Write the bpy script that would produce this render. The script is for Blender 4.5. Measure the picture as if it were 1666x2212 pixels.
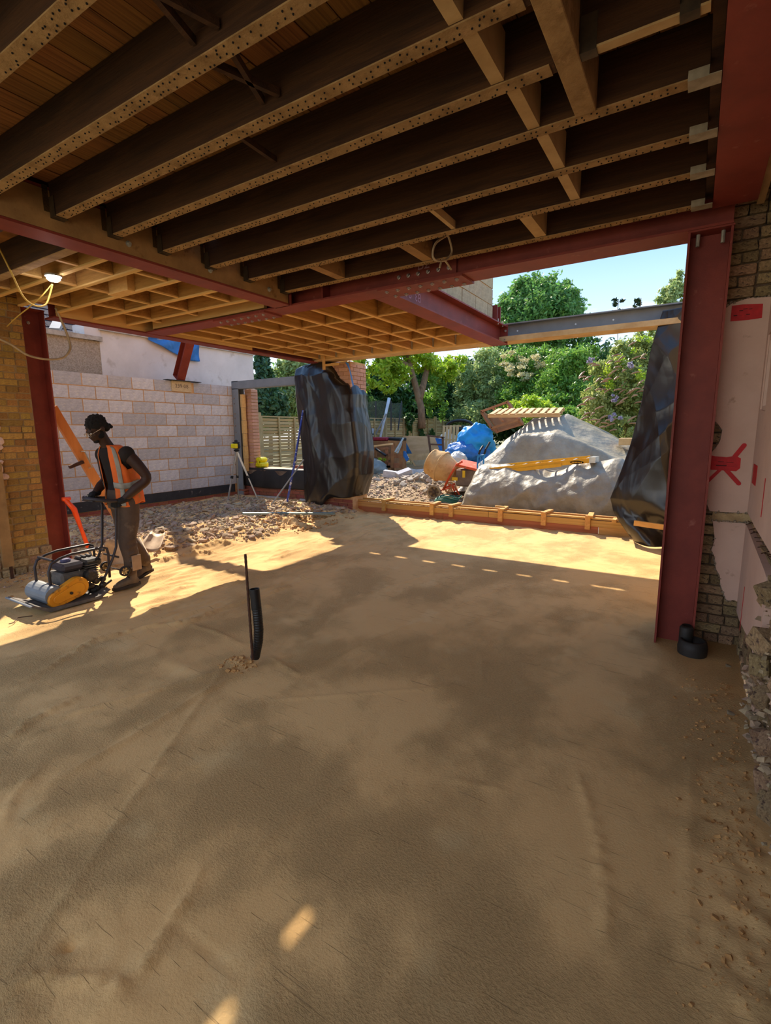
import bpy, bmesh, math, random
import numpy as np
from mathutils import Vector, Matrix, Euler, noise
for _o in list(bpy.data.objects): bpy.data.objects.remove(_o)
S = bpy.context.scene
COL = S.collection
random.seed(7)
# ---------------------------------------------------------------- camera
cam = bpy.data.cameras.new('camera'); camo = bpy.data.objects.new('camera', cam); COL.objects.link(camo)
yaw, pit, rol = [math.radians(a) for a in (32.01171, 9.34746, -0.49755)]
fw = Vector((-math.sin(yaw)*math.cos(pit), math.cos(yaw)*math.cos(pit), -math.sin(pit)))
rt = Vector((math.cos(yaw), math.sin(yaw), 0)); up = rt.cross(fw)
r2 = math.cos(rol)*rt + math.sin(rol)*up; u2 = -math.sin(rol)*rt + math.cos(rol)*up
cm = Matrix((r2, u2, -fw)).transposed().to_4x4(); cm.translation = (0, 0, 1.6)
camo.matrix_world = cm
cam.sensor_fit = 'HORIZONTAL'; cam.sensor_width = 36; cam.lens = 36*1062.736/1666; cam.clip_end = 300; cam.clip_start = .05
S.camera = camo
# ---------------------------------------------------------------- light
SUNDIR = Vector((0.80, -0.71, -1.0)).normalized()
sun = bpy.data.lights.new('sun', 'SUN'); so = bpy.data.objects.new('sun', sun); COL.objects.link(so)
sun.energy = 4.4; sun.angle = math.radians(0.6); sun.color = (1.0, 0.87, 0.70)
so.rotation_euler = SUNDIR.to_track_quat('-Z', 'Y').to_euler(); so.location = (-8, 12, 14)
W = bpy.data.worlds.new('world'); S.world = W; W.use_nodes = True
wn = W.node_tree; wn.nodes.clear()
wo = wn.nodes.new('ShaderNodeOutputWorld'); wb = wn.nodes.new('ShaderNodeBackground')
tcw = wn.nodes.new('ShaderNodeTexCoord'); sx = wn.nodes.new('ShaderNodeSeparateXYZ'); wn.links.new(tcw.outputs['Generated'], sx.inputs[0])
cr_ = wn.nodes.new('ShaderNodeValToRGB'); wn.links.new(sx.outputs[2], cr_.inputs[0]); E_ = cr_.color_ramp.elements
E_[0].position = 0.0; E_[0].color = (.92, .90, .84, 1); E_[1].position = 1.0; E_[1].color = (.17, .32, .62, 1)
e_ = E_.new(.14); e_.color = (.50, .64, .80, 1); e_ = E_.new(.33); e_.color = (.19, .36, .64, 1)
cn = wn.nodes.new('ShaderNodeTexNoise'); cn.inputs['Scale'].default_value = 3.1; cn.inputs['Detail'].default_value = 7
mw = wn.nodes.new('ShaderNodeMapping'); mw.inputs['Scale'].default_value = (1, 1, 4.5); wn.links.new(tcw.outputs['Generated'], mw.inputs[0]); wn.links.new(mw.outputs[0], cn.inputs[0])
cm_ = wn.nodes.new('ShaderNodeMapRange'); cm_.inputs[1].default_value = .64; cm_.inputs[2].default_value = .84; wn.links.new(cn.outputs[0], cm_.inputs[0])
cx_ = wn.nodes.new('ShaderNodeMix'); cx_.data_type = 'RGBA'; wn.links.new(cm_.outputs[0], cx_.inputs[0]); wn.links.new(cr_.outputs[0], cx_.inputs[6]); cx_.inputs[7].default_value = (.95, .97, 1.0, 1)
wn.links.new(cx_.outputs[2], wb.inputs[0]); wb.inputs[1].default_value = .95
wn.links.new(wb.outputs[0], wo.inputs[0])
S.view_settings.view_transform = 'Standard'; S.view_settings.look = 'None'; S.view_settings.gamma = 1
S.view_settings.use_curve_mapping = False; S.view_settings.exposure = 1.15
# added area light behind the camera, fills the interior; no window is built there
wl_ = bpy.data.lights.new('added_back_fill', 'AREA'); wlo = bpy.data.objects.new('added_back_fill', wl_); COL.objects.link(wlo)
wl_.shape = 'RECTANGLE'; wl_.size = 3.4; wl_.size_y = 1.5; wl_.energy = 14; wl_.color = (1.0, .86, .68)
wlo.location = (-1.7, -1.15, 2.1); wlo.rotation_euler = (math.radians(62), 0, math.radians(12))
# ---------------------------------------------------------------- helpers
def at(px, py, X=None, Y=None, Z=None, d=None):
    """world point seen at pixel (px, py) of the 1666x2212 frame, on a plane X=, Y= or Z=, or at depth d"""
    r = r2*((px-833)/1062.736)+u2*(-(py-1106)/1062.736)+fw
    t = d if d is not None else X/r.x if X is not None else Y/r.y if Y is not None else (Z-1.6)/r.z
    return Vector((0, 0, 1.6))+r*t
def lin(h):
    h = h.lstrip('#'); o = []
    for i in (0, 2, 4):
        c = int(h[i:i+2], 16)/255; o.append(c/12.92 if c <= .04045 else ((c+.055)/1.055)**2.4)
    return (*o, 1)
MATS = {}
def mat(name, c1, c2=None, sc=4, rough=.85, bump=0, bsc=40, metal=0, rnd=0, c3=None, c3s=12, c3t=.62, island=0, spec=.4, trans=0, stretch=None, bdist=.01, det=6, coat=0, bump2=0, b2sc=6):
    m = bpy.data.materials.new(name); m.use_nodes = True; nt = m.node_tree; N = nt.nodes; L = nt.links
    b = N['Principled BSDF']; b.inputs['Roughness'].default_value = rough; b.inputs['Metallic'].default_value = metal
    b.inputs['Specular IOR Level'].default_value = spec
    if coat: b.inputs['Coat Weight'].default_value = coat
    tc = N.new('ShaderNodeTexCoord'); mp = N.new('ShaderNodeMapping'); L.new(tc.outputs['Object'], mp.inputs[0])
    if stretch: mp.inputs['Scale'].default_value = stretch
    out = None
    def nz(s, d=det):
        n = N.new('ShaderNodeTexNoise'); n.inputs['Scale'].default_value = s; n.inputs['Detail'].default_value = d
        n.inputs['Roughness'].default_value = .6; L.new(mp.outputs[0], n.inputs[0]); return n.outputs[0]
    def mix(f, a, bb):
        x = N.new('ShaderNodeMix'); x.data_type = 'RGBA'
        if hasattr(f, 'node'): L.new(f, x.inputs[0])
        else: x.inputs[0].default_value = f
        for s_, i in ((a, 6), (bb, 7)):
            if hasattr(s_, 'node'): L.new(s_, x.inputs[i])
            else: x.inputs[i].default_value = s_
        return x.outputs[2]
    def ramp(s_, a, bb):
        r = N.new('ShaderNodeMapRange'); r.inputs[1].default_value = a; r.inputs[2].default_value = bb; L.new(s_, r.inputs[0]); return r.outputs[0]
    col = lin(c1)
    if c2: col = mix(ramp(nz(sc), .36, .64), lin(c1), lin(c2))
    if c3: col = mix(ramp(nz(c3s, 4), c3t-.04, c3t+.06), col, lin(c3))
    if rnd or island:
        hv = N.new('ShaderNodeHueSaturation')
        if hasattr(col, 'node'): L.new(col, hv.inputs[4])
        else: hv.inputs[4].default_value = col
        if island: g = N.new('ShaderNodeNewGeometry'); rs = g.outputs['Random Per Island']; am = island
        else: g = N.new('ShaderNodeObjectInfo'); rs = g.outputs['Random']; am = rnd
        r = N.new('ShaderNodeMapRange'); r.inputs[3].default_value = 1-am; r.inputs[4].default_value = 1+am*.8; L.new(rs, r.inputs[0]); L.new(r.outputs[0], hv.inputs[2])
        wn_ = N.new('ShaderNodeTexWhiteNoise'); wn_.noise_dimensions = '1D'; L.new(rs, wn_.inputs[1])
        r = N.new('ShaderNodeMapRange'); r.inputs[3].default_value = .5-am*.06; r.inputs[4].default_value = .5+am*.06; L.new(wn_.outputs[0], r.inputs[0]); L.new(r.outputs[0], hv.inputs[0])
        col = hv.outputs[0]
    if hasattr(col, 'node'): L.new(col, b.inputs['Base Color'])
    else: b.inputs['Base Color'].default_value = col
    if bump:
        bp = N.new('ShaderNodeBump'); bp.inputs['Strength'].default_value = bump; bp.inputs['Distance'].default_value = bdist
        L.new(nz(bsc, 8), bp.inputs['Height']); last = bp.outputs[0]
        if bump2:
            b2 = N.new('ShaderNodeBump'); b2.inputs['Strength'].default_value = bump2; b2.inputs['Distance'].default_value = .05
            L.new(nz(b2sc, 4), b2.inputs['Height']); L.new(last, b2.inputs['Normal']); last = b2.outputs[0]
        L.new(last, b.inputs['Normal'])
    if trans:
        tr = N.new('ShaderNodeBsdfTranslucent'); ms = N.new('ShaderNodeMixShader'); ms.inputs[0].default_value = trans
        if hasattr(col, 'node'): L.new(col, tr.inputs[0])
        else: tr.inputs[0].default_value = col
        L.new(b.outputs[0], ms.inputs[1]); L.new(tr.outputs[0], ms.inputs[2]); L.new(ms.outputs[0], N['Material Output'].inputs[0])
    MATS[name] = m
    return m

def wrinkle(name, fq, dist, strength=1., st=(1, 1, .6)):
    """crinkle relief for plastic sheeting: ridged noise bump"""
    nt = MATS[name].node_tree; N = nt.nodes; L = nt.links; b = N['Principled BSDF']; tc = N.new('ShaderNodeTexCoord'); old = b.inputs['Normal'].links[0].from_socket if b.inputs['Normal'].links else None
    for k, (f_, d_) in enumerate(((fq, dist), (fq*2.7, dist*.35))):
        mp = N.new('ShaderNodeMapping'); mp.inputs['Scale'].default_value = st; mp.inputs['Rotation'].default_value = (.5, .6+.9*k, .3); L.new(tc.outputs['Object'], mp.inputs[0])
        n = N.new('ShaderNodeTexVoronoi'); n.inputs['Scale'].default_value = f_; L.new(mp.outputs[0], n.inputs[0])
        bp = N.new('ShaderNodeBump'); bp.inputs['Strength'].default_value = strength; bp.inputs['Distance'].default_value = d_; L.new(n.outputs[0], bp.inputs['Height'])
        if old is not None: L.new(old, bp.inputs['Normal'])
        old = bp.outputs[0]
    L.new(old, b.inputs['Normal'])
class G:
    def __init__(s): s.v = []; s.f = []
    def add(s, vs, fs):
        n = len(s.v); s.v += [tuple(v) for v in vs]; s.f += [tuple(i+n for i in f) for f in fs]; return s
    def box(s, x0, x1, y0, y1, z0, z1):
        return s.add([(x, y, z) for z in (z0, z1) for x, y in ((x0, y0), (x1, y0), (x1, y1), (x0, y1))],
                     [(3, 2, 1, 0), (4, 5, 6, 7), (0, 1, 5, 4), (1, 2, 6, 5), (2, 3, 7, 6), (3, 0, 4, 7)])
    def obox(s, c, d, rot=(0, 0, 0)):
        M = Euler(rot).to_matrix(); c = Vector(c)
        g = G().box(-d[0]/2, d[0]/2, -d[1]/2, d[1]/2, -d[2]/2, d[2]/2)
        return s.add([c+M@Vector(v) for v in g.v], g.f)
    def bar(s, p, q, w, h, up=(0, 0, 1), end_up=False):
        p, q = Vector(p), Vector(q); a = (q-p).normalized(); u = Vector(up)
        if abs(a.dot(u)) > .98: u = Vector((0, 1, 0))
        r = a.cross(u).normalized(); u = r.cross(a)
        vs = []
        for e in (p, q):
            for i, j in ((-1, -1), (1, -1), (1, 1), (-1, 1)): vs.append(e+r*i*w/2+u*j*h/2)
        return s.add(vs, [(3, 2, 1, 0), (4, 5, 6, 7), (0, 1, 5, 4), (1, 2, 6, 5), (2, 3, 7, 6), (3, 0, 4, 7)])
    def tube(s, pts, r, n=8, cap=True, closed=False):
        pts = [Vector(p) for p in pts]; k = len(pts); rr = r if hasattr(r, '__len__') else [r]*k
        vs = []; fs = []; pr = None
        for i, p in enumerate(pts):
            t = (pts[(i+1) % k if closed else min(i+1, k-1)]-pts[(i-1) % k if closed else max(i-1, 0)]).normalized()
            if pr is None:
                pr = t.cross(Vector((0, 0, 1)))
                if pr.length < .05: pr = Vector((1, 0, 0))
            pr = (pr-t*pr.dot(t)).normalized(); b = t.cross(pr)
            for j in range(n):
                a = 2*math.pi*j/n; vs.append(p+(pr*math.cos(a)+b*math.sin(a))*rr[i])
        m = k if closed else k-1
        for i in range(m):
            for j in range(n):
                a, b_ = i*n, ((i+1) % k)*n; fs.append((a+j, a+(j+1) % n, b_+(j+1) % n, b_+j))
        if cap and not closed: fs += [tuple(range(n))[::-1], tuple(range((k-1)*n, k*n))]
        return s.add(vs, fs)
    def cyl(s, p, q, r, n=12): return s.tube([p, q], r, n)
    def lathe(s, prof, c, axis=(0, 0, 1), n=24, cap=True):
        a = Vector(axis).normalized(); c = Vector(c)
        x = a.cross(Vector((0, 0, 1)));
        if x.length < .05: x = Vector((1, 0, 0))
        x.normalize(); y = a.cross(x); vs = []; fs = []
        for r, h in prof:
            for j in range(n):
                t = 2*math.pi*j/n; vs.append(c+a*h+(x*math.cos(t)+y*math.sin(t))*r)
        for i in range(len(prof)-1):
            for j in range(n): fs.append((i*n+j, i*n+(j+1) % n, (i+1)*n+(j+1) % n, (i+1)*n+j))
        if cap: fs += [tuple(range(n))[::-1], tuple(range((len(prof)-1)*n, len(prof)*n))]
        return s.add(vs, fs)
    def ell(s, c, r, n=14, m=9, rot=(0, 0, 0), f=None):
        M = Euler(rot).to_matrix(); c = Vector(c); vs = []; fs = []
        for i in range(m+1):
            ph = math.pi*i/m
            for j in range(n):
                t = 2*math.pi*j/n; v = Vector((math.sin(ph)*math.cos(t), math.sin(ph)*math.sin(t), math.cos(ph)))
                k = f(v) if f else 1
                vs.append(c+M@Vector((v.x*r[0]*k, v.y*r[1]*k, v.z*r[2]*k)))
        for i in range(m):
            for j in range(n): fs.append((i*n+j, (i+1)*n+j, (i+1)*n+(j+1) % n, i*n+(j+1) % n))
        return s.add(vs, fs)
    def prism(s, poly, f, d):
        """poly of 2-D points, f(a,b)->3-D, d=offset vector"""
        n = len(poly); d = Vector(d); a = [Vector(f(*p)) for p in poly]
        return s.add(a+[p+d for p in a], [tuple(range(n)), tuple(range(n, 2*n))[::-1]]+[((i+1) % n, i, i+n, (i+1) % n+n) for i in range(n)])
    def mesh(s, name, m, smooth=False, org=(0, 0, 0)):
        me = bpy.data.meshes.new(name); ox, oy, oz = org
        me.from_pydata([(v[0]-ox, v[1]-oy, v[2]-oz) for v in s.v], [], s.f)
        if m: me.materials.append(m)
        if smooth: me.polygons.foreach_set('use_smooth', [True]*len(me.polygons))
        return me
    def build(s, name, m, parent=None, smooth=False, bevel=0, fix=False, org=None):
        if org is None:
            if parent is not None: org = worldloc(parent)
            else:
                xs = [v[0] for v in s.v]; ys = [v[1] for v in s.v]; zs = [v[2] for v in s.v]
                org = ((min(xs)+max(xs))/2, (min(ys)+max(ys))/2, min(zs))
        me = s.mesh(name, m, smooth, org)
        if fix or bevel:
            bm = bmesh.new(); bm.from_mesh(me); bmesh.ops.recalc_face_normals(bm, faces=bm.faces)
            if bevel: bmesh.ops.bevel(bm, geom=list(bm.edges), offset=bevel, segments=1, affect='EDGES', clamp_overlap=True)
            bm.to_mesh(me); bm.free()
        o = bpy.data.objects.new(name, me); COL.objects.link(o)
        if parent is not None:
            o.parent = parent
            w = worldloc(parent); o.location = (org[0]-w[0], org[1]-w[1], org[2]-w[2])
        else: o.location = org
        return o
def worldloc(o):
    x = Vector((0, 0, 0))
    while o is not None: x = x+Vector(o.location); o = o.parent
    return tuple(x)
def empty(name, loc, label=None, cat=None, group=None, kind=None):
    o = bpy.data.objects.new(name, None); COL.objects.link(o); o.location = loc; o.empty_display_size = .1
    return tag(o, label, cat, group, kind)
def marks(text, parent, loc, rot, size, m, name='marking'):
    c = bpy.data.curves.new(name, 'FONT'); c.body = text; c.size = size; c.extrude = .0006; c.align_x = 'CENTER'; c.align_y = 'CENTER'; c.materials.append(m)
    o = bpy.data.objects.new(name, c); COL.objects.link(o); w = worldloc(parent); o.parent = parent
    o.location = (loc[0]-w[0], loc[1]-w[1], loc[2]-w[2]); o.rotation_euler = rot; return o
def tag(o, label=None, cat=None, group=None, kind=None):
    if label: o['label'] = label
    if cat: o['category'] = cat
    if group: o['group'] = group
    if kind: o['kind'] = kind
    return o
def put(name, me, parent, loc, rot=(0, 0, 0), sc=(1, 1, 1), label=None):
    """an object on shared mesh data, placed in world coordinates under parent (parents are never rotated)"""
    o = bpy.data.objects.new(name, me); COL.objects.link(o); w = worldloc(parent) if parent is not None else (0, 0, 0)
    o.parent = parent; o.location = (loc[0]-w[0], loc[1]-w[1], loc[2]-w[2]); o.rotation_euler = rot; o.scale = sc
    if label: o['label'] = label
    return o
def rn(a, b): return random.uniform(a, b)
def unitbrick(name, m, jit=.03, ch=.05, seed=0):
    rs = random.Random(seed); bm = bmesh.new(); bmesh.ops.create_cube(bm, size=1)
    for v in bm.verts: v.co += Vector([rs.uniform(-jit, jit) for _ in range(3)])
    bmesh.ops.bevel(bm, geom=list(bm.edges), offset=ch, segments=1, affect='EDGES')
    me = bpy.data.meshes.new(name); bm.to_mesh(me); bm.free(); me.materials.append(m); return me
# ---------------------------------------------------------------- materials
mat('mortar', 'a08258', '8a7050', 8, bump=.6, bsc=60)
mat('redsteel', '8a3a2e', '762f26', 3, rough=.55, bump=.1, bsc=120, c3='9c5a4c', c3s=9, c3t=.68, spec=.35)
mat('greysteel', '85898b', '777b7e', 3, rough=.5, bump=.06, bsc=60, spec=.5)
mat('galv', 'b8b5aa', '97958c', 15, rough=.45, metal=.5)
mat('boltm', 'b9a9a0', '8a7a74', 30, rough=.4, metal=.5)
mat('block', 'd2cfcf', 'bdbaba', 9, rough=.95, bump=.5, bsc=120, rnd=.2, c3='ddd8cc', c3s=5, c3t=.6)
mat('blockw', 'b9a888', 'a59678', 9, rough=.95, bump=.5, bsc=90, rnd=.1)
mat('mortarb', 'd4a672', 'bd925f', 8, bump=.6, bsc=60)
mat('stock', 'd2a457', 'b88848', 7, rough=.95, bump=1, bsc=50, rnd=.28, c3='9a6f48', c3s=6, c3t=.62)
mat('stockold', 'dcbc90', 'b08e68', 9, rough=.95, bump=1, bsc=45, rnd=.3, c3='6a5248', c3s=5, c3t=.6)
mat('redbrick', 'a8634f', '94503d', 9, rough=.95, bump=.6, bsc=60, rnd=.2, c3='b08a70', c3s=8, c3t=.66)
mat('mortard', '86705a', '65503f', 8, bump=1, bsc=35, c3='3a2c26', c3s=5, c3t=.58, bdist=.02)
mat('plaster', 'd9b9a8', 'cfae9d', 3, rough=.9, bump=.25, bsc=30, c3='b5937f', c3s=9, c3t=.7)
mat('render_wall', 'dcd5cf', 'cfc8c2', 2, rough=.9, bump=.2, bsc=20, c3='c2b8ae', c3s=3, c3t=.66)
mat('pebbledash', 'cdbda9', 'a8967f', 45, rough=.95, bump=1, bsc=70, bdist=.03)
mat('spray', 'c81e22', 'b31a1f', 30, rough=.6)
mat('spraydark', '5a1416', rough=.7)
mat('joistold', '472a12', '311a0a', 6, rough=.9, bump=.5, bsc=30, stretch=(.25, 3, 3), c3='4a2d14', c3s=4, c3t=.62)
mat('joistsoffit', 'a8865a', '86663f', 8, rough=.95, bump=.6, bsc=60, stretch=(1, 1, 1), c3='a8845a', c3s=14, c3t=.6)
mat('board_old', 'a06a34', '7a4e24', 5, rough=.85, bump=.4, bsc=30, rnd=.14, stretch=(3, .5, 3), c3='3c2614', c3s=3, c3t=.62)
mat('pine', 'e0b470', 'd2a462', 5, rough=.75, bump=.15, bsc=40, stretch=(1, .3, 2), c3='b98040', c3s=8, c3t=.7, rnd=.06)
mat('pine_shaded', 'b88848', '9c7038', 6, rough=.85, bump=.2, bsc=40, c3='83592c', c3s=7, c3t=.66, rnd=.08)
mat('pinedim', 'a8814f', '8c6a40', 5, rough=.8, bump=.25, bsc=40, c3='76542f', c3s=8, c3t=.66, rnd=.08)
mat('osb', 'cf9f58', 'bb8a48', 25, rough=.8, bump=.2, bsc=40)
mat('formwood', 'd2a05a', 'b98746', 4, rough=.75, bump=.25, bsc=30, stretch=(.4, 2, 2), rnd=.12, c3='9c6e3a', c3s=6, c3t=.66)
mat('formred', 'b06c42', '9a5a36', 4, rough=.75, bump=.25, bsc=30, stretch=(.4, 2, 2), rnd=.1)
mat('palewood', 'd8b884', 'c09c68', 4, rough=.8, bump=.2, bsc=30, rnd=.12)
mat('palletwood', 'a8764c', '8f6140', 5, rough=.85, bump=.3, bsc=30, rnd=.18)
mat('blackplastic', '1f1a18', '181413', 3, rough=.27, bump=.12, bsc=9, spec=.6, bdist=.01, det=4)
mat('membrane', '24211f', '312d2a', 4, rough=.6, bump=.3, bsc=12)
mat('dpc', '2c2b2c', '3a3838', 6, rough=.7, bump=.3, bsc=30, c3='7a706a', c3s=11, c3t=.66)
mat('pipe', '17171a', rough=.4, spec=.5)
mat('rust', '54341f', '3c2418', 20, rough=.8, bump=.5, bsc=80)
mat('stone', 'b9a184', '9c866c', 12, rough=.95, bump=.5, bsc=50, rnd=.3)
mat('stones_i', 'b9a184', '97826a', 12, rough=.95, bump=.5, bsc=50, island=.35)
mat('ground', 'a58a68', '8b7455', 3, rough=.95, bump=1, bsc=25, bdist=.03, c3='b59c7c', c3s=15, c3t=.58)
mat('dark', '16100c', rough=.95)
mat('lamp_wire', 'b39a6a', '94804f', 20, rough=.5)
mat('cleanwood', 'bf9f70', 'a88657', 4, rough=.8, bump=.2, bsc=30)
wrinkle('blackplastic', 2.6, .020, st=(1, 1, .35))
# ================================================================ SETTING: floor
def sandmat():
    m = bpy.data.materials.new('sand'); m.use_nodes = True; nt = m.node_tree; N = nt.nodes; L = nt.links; b = N['Principled BSDF']
    b.inputs['Roughness'].default_value = .95; b.inputs['Specular IOR Level'].default_value = .2
    tc = N.new('ShaderNodeTexCoord')
    def mp(scale, rot=0):
        x = N.new('ShaderNodeMapping'); L.new(tc.outputs['Object'], x.inputs[0]); x.inputs['Scale'].default_value = scale; x.inputs['Rotation'].default_value = (0, 0, rot); return x.outputs[0]
    def nz(v, s, d=6, ro=.6):
        n = N.new('ShaderNodeTexNoise'); n.inputs['Scale'].default_value = s; n.inputs['Detail'].default_value = d; n.inputs['Roughness'].default_value = ro; L.new(v, n.inputs[0]); return n.outputs[0]
    def rg(s, a, bb, c=0, d=1):
        r = N.new('ShaderNodeMapRange'); r.interpolation_type = 'SMOOTHSTEP'
        for i, v in zip((1, 2, 3, 4), (a, bb, c, d)): r.inputs[i].default_value = v
        L.new(s, r.inputs[0]); return r.outputs[0]
    def ma(op, a, bb):
        x = N.new('ShaderNodeMath'); x.operation = op
        for i, v in enumerate((a, bb)):
            if hasattr(v, 'node'): L.new(v, x.inputs[i])
            else: x.inputs[i].default_value = v
        return x.outputs[0]
    def mix(f, a, bb):
        x = N.new('ShaderNodeMix'); x.data_type = 'RGBA'; L.new(f, x.inputs[0])
        for s_, i in ((a, 6), (bb, 7)):
            if hasattr(s_, 'node'): L.new(s_, x.inputs[i])
            else: x.inputs[i].default_value = s_
        return x.outputs[2]
    o = mp((1, 1, 1)); rough = rg(nz(mp((1, .75, 1), .5), 1.25, 6, .62), .42, .60)
    grain = nz(o, 95, 6, .7); clump = nz(mp((1, 1.6, 1), .35), 70, 6, .7)
    scr = rg(nz(mp((2.0, 60, 1), -.62), 1.7, 2, .5), .69, .72); scr2 = rg(nz(mp((1.6, 60, 1), .75), 1.5, 2, .5), .70, .73)
    c = mix(rg(nz(o, .7, 5), .35, .65), lin('deb67c'), lin('d8ae74'))
    c = mix(ma('MULTIPLY', rough, rg(clump, .42, .62, 1, 0)), c, lin('cca56e'))
    c = mix(rg(nz(o, 2.3, 5), .56, .7), c, lin('dcb880'))
    c = mix(ma('MULTIPLY', ma('MAXIMUM', scr, scr2), .35), c, lin('8a6a46'))
    L.new(c, b.inputs['Base Color'])
    h = ma('ADD', ma('MULTIPLY', grain, .25), ma('MULTIPLY', clump, ma('ADD', .12, ma('MULTIPLY', rough, 1.25))))
    h = ma('SUBTRACT', h, ma('MULTIPLY', ma('MAXIMUM', scr, scr2), .5))
    h = ma('ADD', h, ma('MULTIPLY', nz(mp((1, .4, 1), .3), 7, 5), .22))
    bp = N.new('ShaderNodeBump'); bp.inputs['Strength'].default_value = 1; bp.inputs['Distance'].default_value = .012
    L.new(h, bp.inputs['Height']); L.new(bp.outputs[0], b.inputs['Normal']); MATS['sand'] = m
sandmat()
def smooth(a, b, x): t = min(1, max(0, (x-a)/(b-a))); return t*t*(3-2*t)
def fbm(x, y, s, o=3):
    return noise.fractal(Vector((x*s, y*s, 3.1)), 1.0, 2.0, o)
def hrub(x, y):   # rubble mound at the far left of the floor
    k = smooth(-5.35, -6.1, x+.25*math.sin(y*2.1)+.12*fbm(x, y, 3))*smooth(3.0, 3.9, y)
    return k*(.10+.10*fbm(x, y, 1.1)*.6+.03)
def hf(x, y):
    z = .003*fbm(x, y, 1.3)
    tz = smooth(1.0, 2.6, y-.25*(x+4))*smooth(-2.9, -4.0, x)          # loose sand walked and dragged by the compactor
    r = noise.noise(Vector((x*7+.6*math.sin(y*1.3), y*.9+x*.6, 1))); rid = max(0, 1-abs(r)*5)
    rid2 = max(0, 1-abs(noise.noise(Vector((x*13+1.2*math.sin(y*.9), y*.6+x, 7))))*7)
    z += tz*(.034*rid*max(0, fbm(x, y, 1.7)+.30)+.012*fbm(x, y, 2.3)+.014*rid2*max(0, fbm(x+9, y, 2.1)+.1))
    z += .13*math.exp(-((x+5.75)**2/.10+(y-6.1)**2/.05))*(1+.6*fbm(x, y, 9)) + .035*math.exp(-((x+5.2)**2/.3+(y-7.1)**2/.12))*(1+fbm(x, y, 7))
    z += .02*smooth(7.3, 7.9, y)*(1+fbm(x, y, 4))*smooth(-5.5, -5, x)
    z += smooth(.02, .34, x)*smooth(3.4, 1.0, y)*(.035+.025*fbm(x, y, 9))   # banked against right wall
    z += .03*math.exp(-((x+2.60)**2/.006+(y-2.2)**2/.004)) + .012*math.exp(-((x+2.9)**2/.05+(y-1.95)**2/.004))
    q = abs((x+2.7)+(y-2.2)*.62+.0)                                   # trowelled ridge
    if y < 2.2: z += .008*math.exp(-(q/.02)**2)
    d = math.hypot(x+1.56, y-.58); z -= .03*math.exp(-(d/.022)**2)
    d = math.hypot(x-.18, y-2.24); z -= .025*math.exp(-(d/.018)**2)
    z += .012*smooth(1.0, .5, y)*smooth(-.95, -1.3, x)*max(0, fbm(x, y, 8)+.2)
    return z + hrub(x, y)
def grid(name, xs, ys, f, m, kind='structure', bury=None):
    nx, ny = len(xs), len(ys); v = [(x, y, f(x, y)) for y in ys for x in xs]
    fc = [(j*nx+i, j*nx+i+1, (j+1)*nx+i+1, (j+1)*nx+i) for j in range(ny-1) for i in range(nx-1)]
    me = bpy.data.meshes.new(name); me.from_pydata(v, [], fc); me.materials.append(m); me.polygons.foreach_set('use_smooth', [True]*len(fc))
    o = bpy.data.objects.new(name, me); COL.objects.link(o)
    if kind: o['kind'] = kind
    return o
floor = grid('floor', list(np.arange(-9.05, -6.2, .045))+list(np.arange(-6.2, -3.0, .022))+list(np.arange(-3.0, .40, .018)), list(np.arange(-1.2, .4, .05))+list(np.arange(.4, 4.4, .018))+list(np.arange(4.4, 8.06, .028)), hf, MATS['sand'])
# trowel ridges, drag marks and the lumpy seams in the sand
def groove(polys):
    me = floor.data; n = len(me.vertices); co = np.empty(n*3); me.vertices.foreach_get('co', co); co = co.reshape(-1, 3)
    for pts, amp, wd, lump in polys:
        P_ = [np.array(at(px, py, Z=0)[:2]) for px, py in pts]; dm = np.full(n, 9.); tt = np.zeros(n)
        for i, (a, b) in enumerate(zip(P_, P_[1:])):
            v = b-a; L2 = v@v; t = np.clip(((co[:, :2]-a)@v)/L2, 0, 1); d = np.linalg.norm(co[:, :2]-(a+t[:, None]*v), axis=1); k = d < dm; dm[k] = d[k]; tt[k] = (i+t[k])/(len(P_)-1)
        m = dm < wd*3; h = amp*np.exp(-(dm[m]/wd)**2)*np.clip(np.minimum(tt[m], 1-tt[m])*6, 0.15, 1)
        if lump: h = h*np.array([1+lump*noise.fractal(Vector((x*22, y*22, 1)), 1, 2, 3) for x, y in co[m, :2]])
        co[m, 2] += h
    me.vertices.foreach_set('co', co.ravel()); me.update()
def q_(L_): return [(200+x/2.38, 1080+y/2.38) for x, y in L_]
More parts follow.
